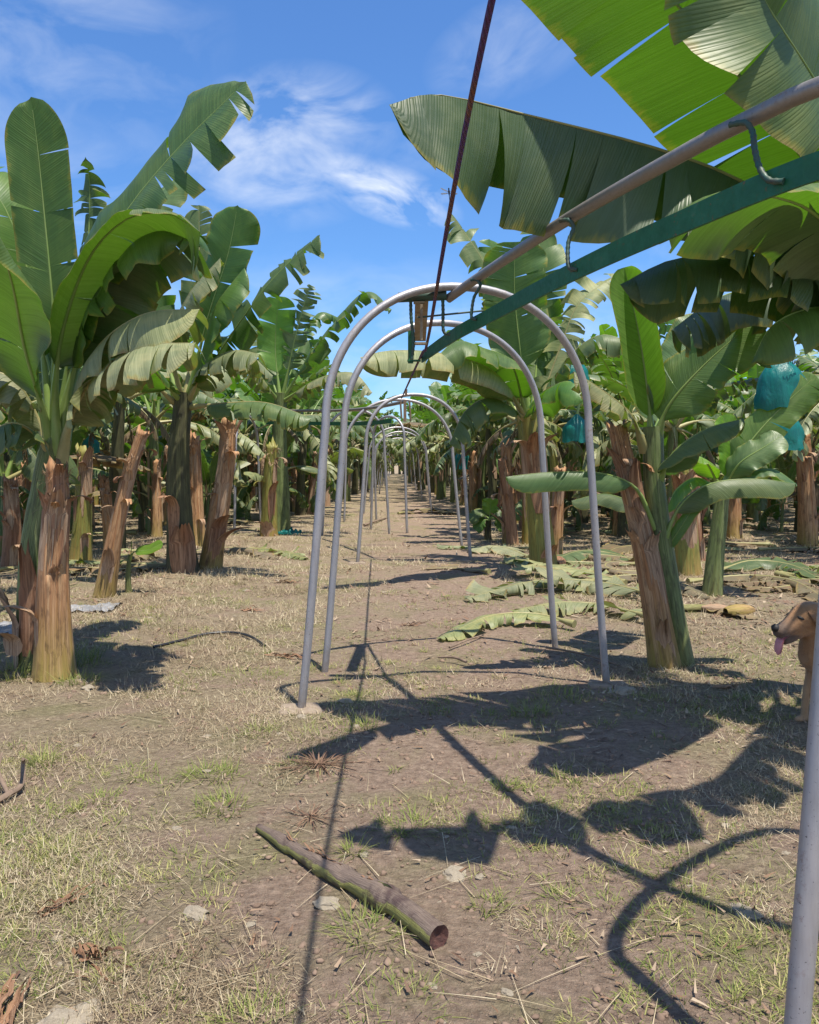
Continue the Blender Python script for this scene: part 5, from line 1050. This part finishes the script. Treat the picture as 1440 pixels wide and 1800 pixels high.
# stick, plastic sheet, crushed bag
st = thing('dead_branch', 'forked dead branch on the dirt at the left edge', 'dead branch', vz(G(20, 1400), 0))
g = [G(-20, 1425) + Vector((0, 0, .02)), G(15, 1408) + Vector((0, 0, .03)), G(38, 1395) + Vector((0, 0, .04)), G(42, 1380) + Vector((0, 0, .11)), G(42, 1400) + Vector((0, 0, .17))]
mb = MB(); pts, _ = crom(g, 24); mb.tube(pts, [.016 - .0004 * k for k in range(24)], 7, fn=lambda a, i: 1 + .2 * mnoise.noise(Vector((math.cos(a), math.sin(a), i * .4)))); mb.build('stem', M['bark'], st)
mb = MB(); mb.tube([g[1], G(-5, 1385) + Vector((0, 0, .08)), G(5, 1375) + Vector((0, 0, .14))], [.010, .012, .006], 6); mb.build('twig', M['bark'], st)
def sheet(cx, cy, w_, h_, label, mat, seed, name='plastic_sheet', amp=.05, cat='plastic sheet'):
    g = G(cx, cy); mb = MB(); n = 16; rows, uvs = [], []
    for i in range(n):
        row = []
        for j in range(n):
            u, v = i / (n - 1) - .5, j / (n - 1) - .5; x, y = g.x + u * w_ * (1 + .2 * mnoise.noise(Vector((v * 5, seed, 1)))), g.y + v * h_ * (1 + .25 * mnoise.noise(Vector((u * 5, seed, 9))))
            row.append(Vector((x, y, gz(x, y) + .012 + amp * abs(mnoise.noise(Vector((u * 6, v * 6, seed)))) + amp * .5 * abs(mnoise.noise(Vector((u * 15, v * 15, seed)))))))
        rows.append(row); uvs.append([(0, 0)] * n)
    mb.grid(rows, uvs); tag(mb.build(name, M[mat], smooth=False), label, cat)
sheet(160, 1072, .50, .34, 'crumpled grey plastic sheet at the foot of the leaning dry stump', 'plastic', 3.1, amp=.06)
sheet(5, 1110, .4, .5, 'crumpled grey plastic sheet at the left edge behind the front left plant', 'plastic', 5.2, amp=.06)
sheet(508, 940, .5, .3, 'crushed turquoise plastic bag lying on the ground', 'bag', 7.3, 'plastic_bag', .16, 'plastic bag')
# sticks
def stick(p0, p1, r, label):
    mb = MB(); a, b_ = G(*p0), G(*p1); m_ = (a + b_) / 2 + Vector((.02, .01, 0)); pts, _ = crom([a + Vector((0, 0, r)), m_ + Vector((0, 0, r + .012)), b_ + Vector((0, 0, r))], 14)
    mb.tube(pts, [r * (1 - .03 * k) for k in range(14)], 6); tag(mb.build('stick', M['bark']), label, 'stick')
stick((820, 1166), (770, 1158), .012, 'short dark stick on the path below the shredded leaf tip')
stick((640, 925), (680, 912), .03, 'dark stick lying against the foot of the slim far arch')
stick((960, 1140), (1090, 1172), .010, 'thin pale stick in the shade between the right arch legs')
stick((790, 1140), (850, 1118), .009, 'thin twig right of the path centre near the leaf pile')
# stones
def stone_mesh(seed):
    bm = bmesh.new(); bmesh.ops.create_icosphere(bm, subdivisions=3, radius=1)
    for v in bm.verts:
        v.co *= 1 + .5 * mnoise.noise(v.co * 1.3 + Vector((seed, 0, 0))) + .22 * mnoise.noise(v.co * 3 + Vector((0, seed, 0)))
        v.co.z *= .42
    me = bpy.data.meshes.new('stone'); bm.to_mesh(me); bm.free(); me.materials.append(M['stone']); me.polygons.foreach_set('use_smooth', [False] * len(me.polygons)); return me
sm = [stone_mesh(k * 3.7) for k in range(5)]
def stone(px, py, r, label, k, group=None, sink=.45):
    g = G(px, py); o = bpy.data.objects.new('stone', sm[k % 5]); C.objects.link(o); o.location = (g.x, g.y, gz(g.x, g.y) + r * .55 * (1 - sink) - r * .2); o.rotation_euler = (0, 0, k * 1.3); o.scale = (r * 1.2, r * .9, r); tag(o, label, 'stone', group)
for k, (px, py, r, lb) in enumerate(((578, 1592, .038, 'grey stone touching the left side of the fallen stem'), (100, 1640, .018, 'small whitish stone left of the bark shred'), (345, 1605, .04, 'flat sandy stone in the foreground left of the fallen stem'), (110, 1785, .085, 'large pale flat stone at the bottom left'),
    (155, 1212, .045, 'pale flat stone before the tall dry stump on the left'), (609, 1233, .04, 'white stone beside the shadow of the hanger'), (800, 1535, .05, 'flat pinkish stone on the dirt right of the fallen stem'), (312, 1458, .02, 'small white stone on the left dirt'), (843, 1541, .016, 'dark grey stone right of the fallen stem'),
    (1310, 1600, .05, 'sandy stone left of the near arch leg'), (1100, 1215, .09, 'large flat stone at the foot of the right arch leg'), (490, 1022, .06, 'white stone near the twisted sheath above the hose'), (435, 1040, .05, 'pale stone on the dirt left of the near arch'), (640, 1505, .018, 'white pebble beside the shaded grass tuft'), (530, 1262, .03, 'pale stone on the footing of the left arch leg'))):
    stone(px, py, r, lb, k, sink=.85 if r > .045 else .5)
rg = random.Random(4)
for k in range(110):
    d = 1.9 * (11 / 1.9) ** rg.random(); px = rg.uniform(10, 1430); g = Vector(((px - 720) / FPX * d, d, 0))
    stone(px, HOR + CH * FPX / d, rg.uniform(.004, .014) * (1 + d / 12), 'small pale pebble scattered on the dirt', k, 'pebbles scattered on the dirt')

# ------------------------------------------------------------------ dog
def dog(x, y):
    root = thing('dog', 'tan short haired dog with dark muzzle and tongue out, standing at the right edge', 'dog', (x, y, 0))
    src = MB()
    def tb(pts, rad, n=14):
        c, _ = crom(pts, 16); r = [float(np.interp(i / 15, np.linspace(0, 1, len(rad)), rad)) for i in range(16)]
        T0 = (c[0] - c[1]).normalized(); T1 = (c[-1] - c[-2]).normalized()
        c = [c[0] + T0 * r[0] * .75, c[0] + T0 * r[0] * .4] + c + [c[-1] + T1 * r[-1] * .4, c[-1] + T1 * r[-1] * .75]; r = [r[0] * .45, r[0] * .85] + r + [r[-1] * .85, r[-1] * .45]
        src.tube(c, r, n)
    V = Vector
    tb([V((.02, 0, .41)), V((.2, 0, .41)), V((.4, 0, .44)), V((.58, 0, .45))], [.10, .125, .10, .09])       # trunk
    tb([V((.03, 0, .45)), V((.02, 0, .54)), V((.0, 0, .625))], [.095, .075, .07])                           # neck
    tb([V((.03, -.01, .635)), V((-.05, -.01, .640)), V((-.11, -.015, .618)), V((-.16, -.02, .590)), V((-.215, -.025, .570)), V((-.24, -.028, .562))], [.074, .080, .071, .056, .046, .038])
    tb([V((-.02, -.01, .59)), V((-.10, -.015, .562)), V((-.165, -.022, .520)), V((-.20, -.025, .505))], [.066, .050, .034, .02])
    for s in (-1, 1):
        tb([V((.05, s * .06, .42)), V((.075, s * .075, .30)), V((.045, s * .075, .20)), V((.03, s * .075, .10)), V((.03, s * .075, .035))], [.062, .042, .028, .021, .022])
        tb([V((.035, s * .075, .022)), V((-.02, s * .075, .018))], [.024, .020])
        tb([V((.55, s * .06, .43)), V((.52, s * .08, .30)), V((.60, s * .08, .19)), V((.59, s * .08, .05))], [.085, .06, .028, .022])
        tb([V((.595, s * .08, .022)), V((.545, s * .08, .018))], [.023, .019])
    tb([V((.64, 0, .47)), V((.74, 0, .52)), V((.82, 0, .60))], [.028, .02, .012])
    o = src.build('body', M['fur'], root, local=True)
    bm = bmesh.new(); bm.from_mesh(o.data); bmesh.ops.remove_doubles(bm, verts=bm.verts, dist=1e-4); bmesh.ops.recalc_face_normals(bm, faces=bm.faces); bm.to_mesh(o.data); bm.free()
    md = o.modifiers.new('r', 'REMESH'); md.mode = 'VOXEL'; md.voxel_size = .0075; md.use_smooth_shade = True
    ms = o.modifiers.new('s', 'SMOOTH'); ms.iterations = 5; ms.factor = .5
    dg = bpy.context.evaluated_depsgraph_get(); me = bpy.data.meshes.new_from_object(o.evaluated_get(dg)); o.modifiers.clear(); o.data = me
    if not me.materials: me.materials.append(M['fur'])
    for s in (-1, 1):
        e = MB(); rows = []
        for i in range(8):
            f = i / 7; wd = .048 * math.sin(math.pi * min(.98, .35 + .62 * f)) ; row = []
            for k in range(7):
                q = k / 6 - .5; row.append(V((-.058 + q * wd * 1.6 + .03 * f, s * (.066 + .030 * math.sin(f * 2.6) - .05 * q * q) - .01, .685 - f * .10 - .02 * math.cos(q * 3))))
            rows.append(row)
        th = [[p + V((0, s * .006, 0)) for p in r] for r in rows]; uv = [[(0, 0)] * 7] * 8
        e.grid(rows, uv); e.grid(th, uv, 0, True); e.build('ear', M['furdark'], root, local=True)
        e = MB(); c = V((-.125, s * .050 - .015, .640)); e.tube([c + V((-.006 + k * .004, s * k * .002, -k * .002)) for k in (-4, -2.4, 0, 2.4, 4)], [.002, .0075, .0092, .0075, .002], 10); e.build('eye', M['nose'], root, local=True)
    e = MB(); e.tube([V((-.245, -.028, .584)), V((-.262, -.028, .584)), V((-.274, -.028, .580)), V((-.281, -.028, .576))], [.016, .024, .021, .009], 12); e.build('nose', M['nose'], root, local=True)
    e = MB(); rows = []
    tp = [(-.15, .550, .022), (-.20, .540, .024), (-.232, .522, .027), (-.243, .495, .030), (-.247, .466, .030), (-.249, .444, .023), (-.249, .434, .007)]
    for (xx, zz, wd) in tp: rows.append([V((xx + .004 * abs(q), -.026 + q * wd, zz + .004 * abs(q))) for q in (-1, -.5, 0, .5, 1)])
    b2 = [[p + V((.006, 0, -.004)) for p in r] for r in rows]; uv = [[(0, 0)] * 5] * 7
    e.grid(rows, uv); e.grid(b2, uv, 0, True); e.build('tongue', M['tongue'], root, local=True)
    nf = len(me.polygons); pick = RNG.integers(0, nf, 22000); h = MB(); rgd = random.Random(8)
    for q in pick:
        p = me.polygons[int(q)]; ctr = p.center.copy(); nn = p.normal; 
        if ctr.x > .3: continue
        lie = V((.8, 0, -.6)); lie = (lie - nn * lie.dot(nn)).normalized(); d = (lie + nn * rgd.uniform(.12, .45) + V((rgd.gauss(0, .2), rgd.gauss(0, .2), rgd.gauss(0, .2)))).normalized(); w_ = nn.cross(d).normalized() * .0009; L_ = rgd.uniform(.006, .012) * (.6 if ctr.x < -.15 else 1); ctr += V((rgd.gauss(0, .002), rgd.gauss(0, .002), rgd.gauss(0, .002)))
        h.poly([ctr - w_, ctr + w_, ctr + d * L_ + w_ * .2, ctr + d * L_ - w_ * .2])
    h.build('fur', M['fur'], root, local=True)
    root.rotation_euler = (0, 0, R(14))
dog(2.27, 4.60)
print('OBJECTS', len(bpy.data.objects))
